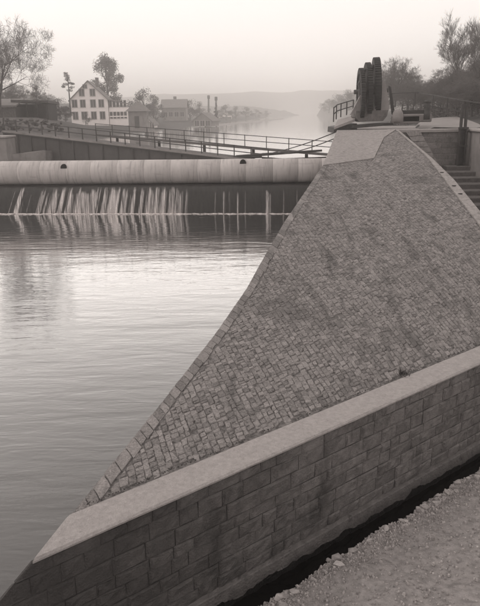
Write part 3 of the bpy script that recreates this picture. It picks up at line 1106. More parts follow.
BL, BR = at(4, 131, 63), at(268, 162, 52.6)
br = empty('girder_bridge', BL, 'dark plate girder footbridge with railing crossing behind the weir drum', 'bridge')
bd = (BR - BL)
bn = Vector((bd.y, -bd.x, 0)).normalized() * -1       # away from camera
if bn.y < 0: bn = -bn
mb = MB(); mb.hexa([BL - Vector((0, 0, .12)), BR - Vector((0, 0, .12)), BR + bn * 2 - Vector((0, 0, .12)), BL + bn * 2 - Vector((0, 0, .12))],
                   [BL, BR, BR + bn * 2, BL + bn * 2])
mb.build('deck', M['deck'], br)
GH = 1.95
n = 17
for i in range(n):
    a, c = BL.lerp(BR, i / n), BL.lerp(BR, (i + 1) / n)
    mb = MB()
    d = (c - a).normalized()
    t_, u_ = Vector((0, 0, -.14)), Vector((0, 0, -GH if i > 0 else -GH))
    o1, o2 = -bn * .02, bn * .04
    a2, c2 = a + d * .02, c - d * .02
    mb.hexa([a2 + o1 + u_, c2 + o1 + u_, c2 + o2 + u_, a2 + o2 + u_], [a2 + o1 + t_, c2 + o1 + t_, c2 + o2 + t_, a2 + o2 + t_], rng.random())
    mb.build('girder_panel', M['girder'], br)
    mb = MB(); mb.bar(a - bn * .06 + t_, a - bn * .06 + u_, .09, .12); mb.build('stiffener', M['girder'], br)
for zz, nm in ((-.13, 'top_flange'), (-GH, 'bottom_flange')):
    mb = MB(); mb.bar(BL + Vector((0, 0, zz - .03)) - bn * .08, BR + Vector((0, 0, zz - .03)) - bn * .08, .26, .07); mb.build(nm, M['rail'], br)
# fascia board light edge
mb = MB(); mb.bar(BL - bn * .24 + Vector((0, 0, .0)), BR - bn * .24 + Vector((0, 0, .0)), .05, .16); mb.build('kerb_beam', M['concrete'], br)
railing_parts(br, [BL + bn * .05, BR + bn * .05], 1.0, 1.5, thick=.085)

WL, WR = at(96, 134, 68), at(336, 154.5, 55)
wk = empty('service_walkway', WR, 'slender railed walkway behind the girder bridge running towards the hoist', 'walkway')
wn = Vector((0, 1, 0))
mb = MB(); mb.hexa([WL - Vector((0, 0, .18)), WR - Vector((0, 0, .18)), WR + wn * 1.2 - Vector((0, 0, .18)), WL + wn * 1.2 - Vector((0, 0, .18))], [WL, WR, WR + wn * 1.2, WL + wn * 1.2])
mb.build('deck', M['deck'], wk)
railing_parts(wk, [WL + wn * .05, WR + wn * .05], 1.0, 2.1, thick=.07)
for k in (.1, .3, .5, .7, .9):
    p = WL.lerp(WR, k) + wn * .6
    mb = MB(); mb.tube([Vector((p.x, p.y, 2)), p - Vector((0, 0, .1))], .14, 8); mb.build('pile', M['dark'], wk)

# timbers caught behind the drum, cables to the pier
for i, (p0, p1, r) in enumerate((((236, 158, 55.5), (296, 152, 55.2), .13), ((262, 154.5, 57), (322, 150.5, 56), .12), ((214, 160.5, 54.4), (262, 157.5, 54.6), .11))):
    a, c = at(*p0), at(*p1)
    a.z = max(a.z, 3.7); c.z = max(c.z, 3.7)
    mb = MB(); pts = [a.lerp(c, k / 6) + Vector((0, 0, noise.noise(Vector((k, i, 0))) * .08)) for k in range(7)]
    mb.tube(pts, [r * (1 - .05 * k) for k in range(7)], 8)
    tag(mb.build('floating_log', M['timber']), ('longest dark log floating along the back of the weir drum', 'dark log floating nearest the pier behind the drum', 'dark log floating farthest from the pier behind the drum')[i], 'log', 'logs floating behind the drum')
for i, (p0, p1) in enumerate((((336, 132, 45), (272, 153, 53)), ((336, 138, 45), (284, 154, 53)))):
    a, c = at(*p0), at(*p1)
    mb = MB(); pts = [a.lerp(c, k / 8) - Vector((0, 0, .12 * math.sin(math.pi * k / 8))) for k in range(9)]
    mb.tube(pts, .035, 6)
    tag(mb.build('guy_cable', M['dark']), ('upper steel cable stretched from the pier top to the walkway', 'lower steel cable stretched from the pier top to the floating logs')[i], 'cable', 'cables from the pier')

# left abutment: pale pillar, low curved wall, rubble slope
p0 = at(-3, 137, 58)
mb = MB()
ab = empty('abutment_pillar', (p0.x, 58, 0), 'pale concrete pillar at the left end of the weir drum', 'pillar')
xl, xr = at(-14, 140, 57).x, at(5.5, 140, 57).x
mb.box(((xl + xr) / 2, 58.2, 2.4), (xr - xl, 2.4, at(0, 138, 57).z * 2 - 4.8), bev=.05); mb.build('shaft', M['concrete'], ab)
mb = MB(); mb.box(((xl + xr) / 2, 58.2, at(0, 138, 57).z + .08), (xr - xl + .2, 2.6, .16), bev=.03); mb.build('cap', M['coping'], ab)
mb = MB()
cw = [at(6, 155, 58), at(25, 153, 58.5), at(45, 150.5, 59.5), at(55, 150.5, 61.5), at(62, 151, 66)]
for p, q in zip(cw, cw[1:]):
    d = (q - p).to_2d().normalized(); o_ = Vector((-d.y, d.x, 0)) * .5
    mb.hexa([Vector((p.x, p.y, 0)), Vector((q.x, q.y, 0)), Vector((q.x, q.y, 0)) + o_, Vector((p.x, p.y, 0)) + o_], [p, q, q + o_, p + o_])
tag(mb.build('quay_wall', M['concrete']), 'low pale curved quay wall under the left end of the girder bridge', 'wall')
mb = MB()
for i in range(70):
    px, D = rng.uniform(-8, 62), rng.uniform(64, 70)
    p = at(px, 124 + rng.uniform(-5, 7), D)
    rock(mb, p, rng.uniform(.15, .38), rng.random())
tag(mb.build('rubble', M['bank']), kind='stuff')
v = [at(-30, 140, 63.5), at(30, 139, 63.5), at(75, 137, 64), at(-30, 118, 72), at(30, 119, 72), at(80, 127.5, 76), at(-30, 113, 90), at(40, 117, 90), at(90, 126, 92)]
mb = MB(); mb.add(v, [[0, 1, 4, 3], [1, 2, 5, 4], [3, 4, 7, 6], [4, 5, 8, 7]], .5, True)
tag(mb.build('earth_embankment', M['bank']), kind='structure')

# ---------------------------------------------------------------- platform behind the slope: hoist, rails, chamber walls
PZ = 6.02
mb = MB()
pl = [(H0.x, 44.05), (G_.x, 40.05), (14.2, 40.1), (16.5, 46), (13.8, 53), (8.0, 52)]
mb.hexa([Vector((x, y, 2.2)) for x, y in pl], [Vector((x, y, PZ + (.02 if y < 45 else .05))) for x, y in pl])
tag(mb.build('platform', M['slab']), kind='structure')

hx, hy = at(373, 120, 45).x, 45.6
hoist = empty('hoist_machine', (hx, hy, PZ), 'hoist with three tall dark toothed wheels standing edge-on in pale frame', 'hoist')
wheels = [(361.8, 68.5, 120, .26, 44.6, 3.5), (368.6, 63, 119, .30, 45.0, 3.5), (377.2, 58, 119, .40, 45.5, 6)]
for px, ytop, ybot, th, D, rot in wheels:
    top, bot = at(px, ytop, D), at(px, ybot, D)
    rad = (top.z - bot.z) / 2
    c_ = Vector((top.x, D, (top.z + bot.z) / 2))
    Rm = Matrix.Rotation(R_(-rot), 3, 'Z') @ Matrix.Rotation(R_(-2.0), 3, 'Y')
    mb = MB()
    n = 64
    prof = [(-th / 2, rad * .80), (-th / 2, rad * .97), (th / 2, rad * .97), (th / 2, rad * .80)]
    vs = []
    for k in range(n):
        a = 2 * math.pi * k / n
        for xx, r in prof: vs.append(c_ + Rm @ Vector((xx, math.cos(a) * r, math.sin(a) * r)))
    mb.add(vs, [[k * 4 + j, k * 4 + (j + 1) % 4, ((k + 1) % n) * 4 + (j + 1) % 4, ((k + 1) % n) * 4 + j] for k in range(n) for j in range(4)], .5)
    wh = mb.build('gear_wheel', M['black'], hoist)
    mb = MB()
    for k in range(n):
        a = 2 * math.pi * k / n
        Mk = Rm @ Matrix.Rotation(a, 3, 'X')
        mb.box(c_ + Mk @ Vector((0, 0, rad)), (th * .96, rad * .045, rad * .05), M=Mk)
    sub(mb, 'teeth', M['black'], wh, 'stuff').matrix_parent_inverse = Matrix.Identity(4)
    for k in range(3):
        Mk = Rm @ Matrix.Rotation(math.pi * k / 3 + .3, 3, 'X')
        mb = MB(); mb.box(c_, (th * .5, rad * .16, rad * 1.66), M=Mk); sub(mb, 'spoke', M['black'], wh)
    mb = MB(); mb.tube([c_ + Rm @ Vector((-th * .2, 0, 0)), c_ + Rm @ Vector((th * .2, 0, 0))], rad * .82, 40); sub(mb, 'web_plate', M['black'], wh)
    mb = MB(); mb.tube([c_ + Rm @ Vector((-th * .6, 0, 0)), c_ + Rm @ Vector((th * .6, 0, 0))], rad * .2, 16); sub(mb, 'hub', M['dark'], wh)
mb = MB()
ax0, ax1 = at(354, 92, 45.2), at(388, 90, 45.2)
mb.tube([ax0, ax1], .14, 12); mb.build('axle', M['dark'], hoist)


def plate(pix, D, th, name, m, parent=hoist):
    pts = [at(x, y, D) for x, y in pix]
    o_ = Vector((0, th, 0))
    mb = MB(); mb.hexa(pts, [p + o_ for p in pts]); return mb.build(name, m, parent)


plate([(350, 115), (355, 106), (361, 94), (361.5, 112)], 44.2, .25, 'side_plate', M['paleplate'])
plate([(378, 110), (380, 84), (383.5, 81), (386, 84), (389.5, 108), (388, 112)], 44.2, .25, 'side_plate', M['paleplate'])
plate([(356, 111), (388.5, 110), (387, 116), (383, 121), (360, 122), (355, 117)], 43.9, 1.6, 'base_tank', M['plinth'])
plate([(389, 86), (391, 87), (395, 113), (392, 114)], 45.5, .2, 'brace', M['dark'])
plate([(358.2, 84), (360, 80), (361.5, 90), (360, 94)], 44.9, .3, 'bearing_lug', M['dark'])
mb = MB(); c0, c1 = at(362, 104, 44.6), at(364, 104, 44.6)
mb.bar(at(366.5, 117, 44.0), at(365, 99, 44.1), .12); mb.build('stanchion', M['paleplate'], hoist)
mb = MB(); mb.bar(at(374, 116, 44.0), at(375.5, 104, 44.1), .1); mb.build('stanchion', M['paleplate'], hoist)

# deck plates under the hoist with dark recess, left railing
sp = empty('hoist_deck', at(345, 122, 44), 'pale raised concrete deck with dark recess at the river corner of the pier', 'deck')
p = [at(334, 127, 44.3), at(355, 119, 44.3), at(356, 115, 46), at(338, 119.5, 47)]
mb = MB(); mb.hexa([q - Vector((0, 0, .16)) for q in p], p); mb.build('slab', M['coping'], sp)
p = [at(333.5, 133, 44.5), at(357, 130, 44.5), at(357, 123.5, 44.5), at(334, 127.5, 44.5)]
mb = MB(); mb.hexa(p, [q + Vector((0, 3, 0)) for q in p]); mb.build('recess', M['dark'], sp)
p = [at(352, 125.5, 43.6), at(394, 122.5, 43.4), at(393, 125, 43.4), at(353, 128.5, 43.6)]
mb = MB(); mb.hexa(p, [q + Vector((0, 1.5, 0)) for q in p]); mb.build('sill_beam', M['dark'], sp)

rl = empty('railing', at(340, 115, 46), 'short curved railing left of the hoist at the river edge', 'railing')
railing_parts(rl, [at(333.5, 122, 44.4), at(337, 118.5, 46), at(344, 116, 47.5), at(353, 113, 49)], .9, 1.3, thick=.07)
rl = empty('railing', at(420, 105, 50), 'long thin curved railing on the path right of the hoist', 'railing')
railing_parts(rl, [at(391, 107.5, 52), at(404, 106, 54), at(418, 106, 54), at(432, 109, 51), at(452, 114, 46.5), at(482, 121, 41)], 1.0, 3.3, rails=(1.0,), thick=.075)
rl = empty('railing', at(450, 118, 43), 'low pipe rail at the platform edge above the chamber wall', 'railing')
railing_parts(rl, [at(429, 118, 43.5), at(461, 124.5, 41.2)], .75, 2.4, rails=(1.0,), thick=.07)

# bits standing on the platform
p = at(427, 113, 42.5)
bo = empty('mooring_bollard', (p.x, p.y, p.z), 'dark iron mooring bollard standing on the pale platform', 'bollard')
mb = MB(); mb.tube([p + Vector((0, 0, z)) for z in (-.4, 0, .1, .4, .6)], [.2, .2, .16, .15, .18], 14); mb.build('shaft', M['dark'], bo)
mb = MB(); mb.tube([p + Vector((0, 0, z)) for z in (.58, .62, .72, .76)], [.16, .22, .22, .16], 14); mb.build('head', M['dark'], bo)
p = at(397.5, 120, 42.8)
mb = MB()
pr_ = [(-.1, .34), (.2, .35), (.42, .33), (.58, .24), (.66, .1)]
mb.tube([p + Vector((.0, 0, z)) for z, r in pr_], [r for z, r in pr_], 12)
tag(mb.build('marker_stone', M['path']), 'white rounded marker stone beside the hoist frame', 'stone')
p = at(408, 112.5, 44)
mb = MB(); mb.box(p, (2.0, .5, .3), bev=.04); mb.box(p + Vector((-.5, 0, -.35)), (.4, .4, .45)); mb.box(p + Vector((.6, 0, -.35)), (.4, .4, .45))
tag(mb.build('timber_trestle', M['timber']), 'low dark timber trestle lying between the white stone and bollard', 'trestle')
for i, (px, py, sx) in enumerate(((405, 119.5, 1.6), (416, 118, 1.8))):
    p = at(px, py, 43.4)
    mb = MB(); mb.box(p, (sx, .8, .5), bev=.05); tag(mb.build('stone_block', M['concrete']), ('pale stone block lying beside the white marker stone', 'pale stone block lying beside the dark bollard')[i], 'block', 'pale blocks on the platform')

# chamber: back wall, slanted buttress, right wall, stairs, steel guide post
ch = empty('chamber_wall', (12, 40, 0), 'stone chamber wall with pale slanted buttress behind the pier edge', 'wall')
wl, wr = at(394, 131, 40), at(469, 126, 40)
mb = MB(); mb.hexa([(wl.x - .3, 40.15, 0), (wr.x + 1, 40.15, 0), (wr.x + 1, 41, 0), (wl.x - .3, 41, 0)], [(wl.x - .3, 40.15, PZ - .1), (wr.x + 1, 40.15, PZ - .1), (wr.x + 1, 41, PZ - .1), (wl.x - .3, 41, PZ - .1)])
mb.build('core', M['wallcore'], ch)
mb = MB()
z = 0.4
while z < PZ - .3:
    h = .33
    x = wl.x - .3 + rng.uniform(-.3, 0)
    while x < wr.x + 1:
        l = rng.uniform(.5, .85)
        mb.box((x + l / 2, 40.12, z + h / 2), (l - .03, .10 + rng.uniform(0, .04), h - .03), rng.random(), bev=.012)
        x += l
    z += h
mb.build('masonry', M['paving'], ch, kind='stuff')
mb = MB(); mb.box(((wl.x + wr.x + 1) / 2, 40.3, PZ + .04), (wr.x - wl.x + 1.6, .8, .2), bev=.03); mb.build('coping', M['coping'], ch)
q0 = [(405, 131), (419, 130), (439, 168), (428, 168)]
ft = [at(x, y, 40.0) for x, y in q0]
b_ = [Vector((p.x, 39.55 if i in (2, 3) else 39.9, p.z)) for i, p in enumerate(ft)]
nbk = 7
for i in range(nbk):
    a0, a1 = i / nbk + .006, (i + 1) / nbk - .006
    l0, l1, r0_, r1_ = b_[0].lerp(b_[3], a0), b_[0].lerp(b_[3], a1), b_[1].lerp(b_[2], a0), b_[1].lerp(b_[2], a1)
    mb = MB(); mb.hexa([l0, r0_, r1_, l1], [Vector((q.x, 40.2, q.z)) for q in (l0, r0_, r1_, l1)], rng.random()); mb.build('buttress_stone', M['slab'], ch)
rwx = at(469, 140, 39.6).x
cr = empty('side_wall', (rwx, 34, 0), 'pale plastered chamber side wall at the right edge', 'wall')
mb = MB(); mb.box((rwx + .6, 33.0, 2.5), (1.2, 13.8, 7.06), bev=.03); mb.build('face', M['concrete'], cr)
mb = MB(); mb.box((rwx + .55, 33.0, 6.09), (1.4, 14.0, .14), bev=.03); mb.build('coping', M['coping'], cr)
st = empty('stone_stairs', at(462, 190, 36), 'dark stone stairs descending in the chamber below the guide post', 'stairs')
for i in range(8):
    y = 39.9 - i * .95
    z = 4.05 - i * .25
    mb = MB()
    mb.box(((at(452, 170, y).x + rwx) / 2 + (-.3), y - .47, z / 2 - .2), (rwx - at(452, 170, y).x + .62, .93, z + .4), bev=.03)
    mb.build('step', M['plinth'], st)
gp = at(463, 127, 39.4)
gpost = empty('guide_post', (gp.x, gp.y, 3.9), 'tall riveted steel guide post standing against the chamber wall', 'post')
zt, zm, zb = at(464, 104.5, 39.4).z, at(463, 128, 39.4).z, 3.85
for dx in (-.13, .13):
    mb = MB(); mb.box((gp.x + dx, gp.y, (zt + zm) / 2), (.12, .2, zt - zm), bev=.01); mb.build('upright', M['rail'], gpost)
mb = MB(); mb.box((gp.x, gp.y, (zm + zb) / 2), (.26, .06, zm - zb)); mb.build('web', M['dark'], gpost)
for dx in (-.16, .16):
    mb = MB(); mb.box((gp.x + dx, gp.y - .05, (zm + zb) / 2), (.10, .34, zm - zb), bev=.01); mb.build('flange', M['rail'], gpost)
for zz in (zm, zb + 1.35):
    mb = MB(); mb.box((gp.x, gp.y - .1, zz), (.50, .34, .12), bev=.01); mb.build('collar', M['dark'], gpost)

# ---------------------------------------------------------------- buildings
def house_local(name, loc, rz, label, cat, W_, D_, eave, ridge_, wins, wallm='plaster', group=None, chim=True, over=.4, ridge_y=False):
    """gable towards local -y, ridge along y"""
    h = empty(name, loc, label, cat, group, rz)
    def put(mb, nm, m, par=h):
        o = mb.build(nm, m, None); o.parent = par; return o
    mb = MB()
    x, y = W_ / 2, D_
    ring0 = [(-x, 0, 0), (x, 0, 0), (x, 0, eave), (0, 0, ridge_), (-x, 0, eave)]
    mb.hexa([Vector(p) for p in ring0], [Vector((p[0], y, p[2])) for p in ring0]); put(mb, 'wall', M[wallm])
    mb = MB()
    k = (ridge_ - eave) / x
    for s_ in (-1, 1):
        e0 = (s_ * (x + over), eave - k * over)
        a = [(0, -over, ridge_ + .03), (e0[0], -over, e0[1] + .03), (e0[0], y + over, e0[1] + .03), (0, y + over, ridge_ + .03)]
        mb.hexa([Vector(p) for p in a], [Vector(p) + Vector((0, 0, .22)) for p in a], rng.random())
    rf = put(mb, 'roof', M['roof'])
    if chim:
        mb = MB(); mb.box((x * .35, y * .5, ridge_ + .1), (.7, .9, 2.0)); put(mb, 'chimney', M['plinth'], rf)
    for (side, u, z, w_, h_) in wins:
        mb = MB()
        if side == 'f':
            Q = lambda a, bb, o_: Vector((u + a, -o_, z + bb))
        elif side == 'r':
            Q = lambda a, bb, o_: Vector((x + o_, u + a, z + bb))
        else:
            Q = lambda a, bb, o_: Vector((-x - o_, u - a, z + bb))
        def bx(a0, b0, a1, b1, o0, o1, mm):
            mm.hexa([Q(a0, b0, o0), Q(a1, b0, o0), Q(a1, b1, o0), Q(a0, b1, o0)], [Q(a0, b0, o1), Q(a1, b0, o1), Q(a1, b1, o1), Q(a0, b1, o1)])
        t = .12
        bx(-w_ / 2 - t, -h_ / 2 - t, w_ / 2 + t, -h_ / 2, 0, .10, mb); bx(-w_ / 2 - t, h_ / 2, w_ / 2 + t, h_ / 2 + t, 0, .10, mb)
        bx(-w_ / 2 - t, -h_ / 2, -w_ / 2, h_ / 2, 0, .08, mb); bx(w_ / 2, -h_ / 2, w_ / 2 + t, h_ / 2, 0, .08, mb)
        bx(-.05, -h_ / 2, .05, h_ / 2, 0, .05, mb)
        fo = put(mb, 'window', M['frame'])
        mb = MB(); bx(-w_ / 2, -h_ / 2, w_ / 2, h_ / 2, 0.002, .025, mb); put(mb, 'pane', M['glass'], fo)
    return h, put


HD = 150
hl, hr = at(72.5, 124, HD), at(109, 124, HD)
Wd = (hr.x - hl.x)
gz = at(90, 128, HD).z
ev = at(72, 100, HD).z - gz; rg = at(88, 81.5, HD).z - gz
wz = [at(90, 115.5, HD).z - gz, at(90, 103.5, HD).z - gz, at(90, 92.5, HD).z - gz, at(90, 86.5, HD).z - gz]
rot = R_(6)
wins = [('f', (px - 90.7) * Wd / 36.5, wz[0], 1.0, 1.5) for px in (76.5, 85, 94.5, 103)] + [('f', (px - 90.7) * Wd / 36.5, wz[1], 1.0, 1.5) for px in (76.5, 84.5, 94.5, 102.5)] \
    + [('f', -6.5 * Wd / 36.5, wz[2], 1.0, 1.4), ('f', 4 * Wd / 36.5, wz[2], 1.0, 1.4), ('f', -3 * Wd / 36.5, wz[3], .8, .7)]
SD = 13
wins += [('r', 1.5 + 2.3 * i, wz[0], 1.1, 1.4) for i in range(5)]
hs, put = house_local('village_house', ((hl.x + hr.x) / 2, HD, gz), rot, 'white gabled house with rows of dark windows beside the big tree', 'house', Wd, SD, ev, rg, wins)
# gallery wing on the river side of the house
mb = MB(); mb.box((Wd / 2 + 2.1, 5, ev * .36), (4.0, 9, ev * .72)); put(mb, 'wing', M['plaster'])
mb = MB(); a = [(Wd / 2 + .02, .2, ev * .98), (Wd / 2 + 4.5, .2, ev * .82), (Wd / 2 + 4.5, 9.8, ev * .82), (Wd / 2 + .02, 9.8, ev * .98)]
mb.hexa([Vector(p) for p in a], [Vector(p) + Vector((0, 0, .2)) for p in a]); put(mb, 'wing_roof', M['roof'])
for zz in (wz[0], wz[1] - .1):
    for i in range(5):
        mb = MB(); mb.box((Wd / 2 + .55 + .78 * i, .45, zz), (.62, .14, 1.5)); o1 = put(mb, 'gallery_window', M['frame'])
        mb = MB(); mb.box((Wd / 2 + .55 + .78 * i, .36, zz), (.46, .06, 1.3)); put(mb, 'pane', M['glass'], o1)
mb = MB(); mb.box((Wd / 2 + 2.1, .4, ev * .40), (4.1, .2, .25)); put(mb, 'balcony_rail', M['plaster'])

# hipped pavilion right of the house
PD = 118
pc = at(138, 128, PD)
pv = empty('garden_pavilion', (pc.x, PD, pc.z), 'small square pavilion with hipped roof between house and bridge', 'pavilion')
def putp(mb, nm, m, par=pv):
    o = mb.build(nm, m, None); o.parent = par; return o
pwd = at(147, 120, PD).x - at(129, 120, PD).x
ph = at(138, 111, PD).z - pc.z; pr2 = at(136, 102, PD).z - pc.z
mb = MB(); mb.box((0, 1.5, ph / 2 - .3), (pwd, pwd, ph + .6)); putp(mb, 'wall', M['concrete'])
mb = MB(); e = pwd / 2 + .45
bs = [Vector((-e, 1.5 - e, ph - .05)), Vector((e, 1.5 - e, ph - .05)), Vector((e, 1.5 + e, ph - .05)), Vector((-e, 1.5 + e, ph - .05))]
tp_ = [Vector((-.4, 1.3, pr2)), Vector((.4, 1.3, pr2)), Vector((.4, 1.7, pr2)), Vector((-.4, 1.7, pr2))]
mb.hexa(bs, tp_); putp(mb, 'roof', M['roof'])
fy = 1.5 - pwd / 2
mb = MB(); mb.box((-.1, fy - .02, 1.0), (.8, .08, 2.0)); dd = putp(mb, 'door', M['dark'])
mb = MB(); mb.box((pwd / 2 + .02, 1.2, ph * .62), (.08, .8, .9)); o1 = putp(mb, 'window', M['frame'])
mb = MB(); mb.box((pwd / 2 + .04, 1.2, ph * .62), (.08, .6, .7)); putp(mb, 'pane', M['glass'], o1)

# open dark shed and pale lean-to on the left bank
SDD = 84
s0, s1 = at(18, 123, SDD), at(49, 123, SDD)
sh = empty('open_shed', ((s0.x + s1.x) / 2, SDD, s0.z), 'dark open timber shed with flat sagging roof on the left bank', 'shed')
def puts(mb, nm, m, par=sh):
    o = mb.build(nm, m, None); o.parent = par; return o
sw = s1.x - s0.x; shh = at(30, 102, SDD).z - s0.z
mb = MB(); mb.box((0, 4, shh / 2 - .2), (sw, .2, shh)); puts(mb, 'back_wall', M['shed'])
for s_ in (-1, 1):
    mb = MB(); mb.box((s_ * (sw / 2 - .1), 2, shh / 2 - .2), (.2, 3.8, shh)); puts(mb, 'side_wall', M['shed'])
mb = MB(); mb.hexa([Vector((-sw / 2 - .4, -.6, shh)), Vector((sw / 2 + .3, -.6, shh - .15)), Vector((sw / 2 + .3, 4.5, shh - .3)), Vector((-sw / 2 - .4, 4.5, shh - .1))],
                   [Vector((-sw / 2 - .4, -.6, shh + .3)), Vector((sw / 2 + .3, -.6, shh + .12)), Vector((sw / 2 + .3, 4.5, shh)), Vector((-sw / 2 - .4, 4.5, shh + .2))]); puts(mb, 'roof', M['bark'])
for s_ in (-.5, -.17, .17, .5):
    mb = MB(); mb.box((s_ * (sw - .3), -.1, shh / 2 - .2), (.18, .18, shh)); puts(mb, 'post', M['timber'])
for i in range(9):
    mb = MB(); mb.box((sw * .22, .2, .2 + i * .2), (sw * .45, .06, .15)); puts(mb, 'plank', M['shed'])
mb = MB(); mb.box((-sw * .15, 1.5, .8), (1.6, 1.2, 1.2), bev=.2)
q0 = at(-14, 124, 82); q1 = at(17, 124, 82)
ln = empty('plank_barn', ((q0.x + q1.x) / 2, 82, q0.z), 'grey board barn at the left edge under the bare tree', 'barn')
def putl(mb, nm, m, par=ln):
    o = mb.build(nm, m, None); o.parent = par; return o
lw = q1.x - q0.x; lh = at(10, 107, 82).z - q0.z
for i in range(14):
    xx = -lw / 2 + lw * (i + .5) / 14
    mb = MB(); mb.box((xx, rng.uniform(-.02, .02), lh / 2 - .15), (lw / 14 - .03, .06, lh + .3)); putl(mb, 'board', M['plinth'])
mb = MB(); mb.box((0, 2.2, lh / 2 - .15), (lw - .1, 4.2, lh + .3)); putl(mb, 'wall', M['girder'])
mb = MB(); mb.hexa([Vector((-lw / 2 - .3, -.7, lh + .02)), Vector((lw / 2 + .3, -.7, lh - .0)), Vector((lw / 2 - .2, 4.6, lh + .9)), Vector((-lw / 2 - .3, 4.6, lh + .9))],
                   [Vector((-lw / 2 - .3, -.7, lh + .2)), Vector((lw / 2 + .3, -.7, lh + .18)), Vector((lw / 2 - .2, 4.6, lh + 1.05)), Vector((-lw / 2 - .3, 4.6, lh + 1.05))]); putl(mb, 'roof', M['roof'])

# far village on the bank
def far_house(px0, px1, ybase, yeave, yridge, D, rz, label, wallm, depth, group=None, long_=False):
    a, c = at(px0, ybase, D), at(px1, ybase, D)
    wd = c.x - a.x
    ev_, rg_ = at(px0, yeave, D).z - a.z, at(px0, yridge, D).z - a.z
    w_ = [('f', wd * k, ev_ * .55, 1.1, 1.3) for k in (-.3, 0, .3)]
    return house_local('far_house', ((a.x + c.x) / 2, D, a.z), rz, label, 'house', wd, depth, ev_, rg_, w_, wallm, group, chim=False)


# ridge across the view: turn the house a quarter
def far_long(px0, px1, ybase, yeave, yridge, D, label, wallm):
    a, c = at(px0, ybase, D), at(px1, ybase, D)
    L_ = c.x - a.x
    ev_, rg_ = at(px0, yeave, D).z - a.z, at(px0, yridge, D).z - a.z
    dp = 9
    w_ = [('l', k * L_, ev_ * .5, 1.1, 1.3) for k in (.15, .38, .62, .85)]
    h, p_ = house_local('far_house', (c.x, D + dp / 2, a.z), R_(90), label, 'house', dp, L_, ev_, rg_, w_, wallm, None, chim=True)
    return h


far_long(162, 186, 121, 108, 100, 205, 'long far house with broad dark roof on the left shore', 'concrete')
far_house(193, 212, 126.5, 121, 113.5, 175, R_(-14), 'pale gabled boathouse standing at the water edge', 'concrete', 7)
far_house(222, 232, 122, 116, 111, 290, R_(10), 'faint small house among shore trees beyond the boathouse', 'plaster', 9)
far_house(146, 153, 128, 124, 120, 150, R_(-5), 'low small hut on the shore right of the pavilion', 'plaster', 5)
for i, (px, yb, yt, D) in enumerate(((208.5, 113, 95.5, 260), (216, 117, 97, 240))):
    p = at(px, yb, D); q = at(px, yt, D)
    t = empty('chimney_stack', p, ('left one of two slim stacks rising behind the boathouse', 'right one of two slim stacks rising behind the boathouse')[i], 'chimney', 'slim stacks in the far village')
    mb = MB(); mb.tube([p - Vector((0, 0, 3)), q], [.45, .3], 10); mb.build('shaft', M['girder'], t)
    mb = MB(); mb.tube([q - Vector((0, 0, 1.3)), q - Vector((0, 0, 1.1)), q, q + Vector((0, 0, .1))], [.3, .5, .5, .35], 10); mb.build('cap', M['girder'], t)
# shore wall and small boats pulled up
mb = MB()
sp0 = [at(146, 131, 140), at(170, 129, 160), at(195, 127.5, 172)]
for p, q in zip(sp0, sp0[1:]):
    o_ = Vector((-.3, .6, 0))
    mb.hexa([Vector((p.x, p.y, 3)), Vector((q.x, q.y, 3)), Vector((q.x, q.y, 3)) + o_, Vector((p.x, p.y, 3)) + o_], [p, q, q + o_, p + o_])
tag(mb.build('shore_wall', M['concrete']), 'low pale shore wall below the far village', 'wall')
mb = MB()
sb = [(206, 127, 178), (230, 124.4, 205), (256, 121.6, 240), (276, 119.2, 290), (284, 118, 330)]
lo = [at(*s_) for s_ in sb]
v = []
for i, p in enumerate(lo):
    wd = (1.5, 5, 8, 8, 2)[i]
    v += [Vector((p.x, p.y, 3.55)), Vector((p.x - wd * .2, p.y + wd * .8, 3.95)), Vector((p.x - wd * .4, p.y + wd * 2.4, 3.55))]
mb.add(v, [[i * 3 + k, i * 3 + k + 1, (i + 1) * 3 + k + 1, (i + 1) * 3 + k] for i in range(4) for k in range(2)], .5, True)
tag(mb.build('sand_bank', M['path']), kind='structure')

# ---------------------------------------------------------------- trees
def bare_tree(name, H_, seed, spread=.5, limbs=4, twiggy=1.0, upright=.55):
    r_ = random.Random(seed)
    tr, cr_ = MB(), MB()

    def grow(p, d, L, rad, lev):
        steps = 4 if lev < 2 else 3
        pts, rads = [p.copy()], [rad]
        for i in range(steps):
            d = (d + Vector((r_.gauss(0, .10), r_.gauss(0, .10), r_.gauss(.05, .06)))).normalized()
            p = p + d * (L / steps)
            pts.append(p.copy()); rads.append(rad * (1 - .72 * (i + 1) / steps))
        if lev <= 1: tr.tube(pts, rads, 7 if lev == 0 else 5, cap=False)
        else:
            cr_.tube(pts, [max(.009, x) for x in rads], 3, r_.random(), cap=False)
        if lev >= 5: return
        nchild = (limbs, 6, 6, 5, int(3 + 3 * twiggy))[lev]
        for k in range(nchild):
            t = (.35 + .65 * (k + r_.random()) / nchild) if lev else (.3 + .7 * (k + .5) / nchild)
            i = min(steps - 1, int(t * steps)); q = pts[i].lerp(pts[i + 1], t * steps - i)
            dd_ = (pts[i + 1] - pts[i]).normalized()
            a = k * 2.4 + r_.random()
            side = dd_.cross(Vector((math.cos(a), math.sin(a), .2))).normalized()
            nd = (dd_ * upright + side * (spread + .25 * r_.random()) + Vector((0, 0, .12))).normalized()
            grow(q, nd, L * r_.uniform(.48, .68) * (1.0 if lev else .95), rads[i] * .55, lev + 1)
    grow(Vector((0, 0, -.5)), Vector((0, 0, 1)), H_ * .62, H_ * .022, 0)
    e = empty(name)
    o = tr.build('trunk', M['bark'], None, fix=False); o.parent = e
    o = cr_.build('crown', M['twig'], None, fix=False); o.parent = e
    return e


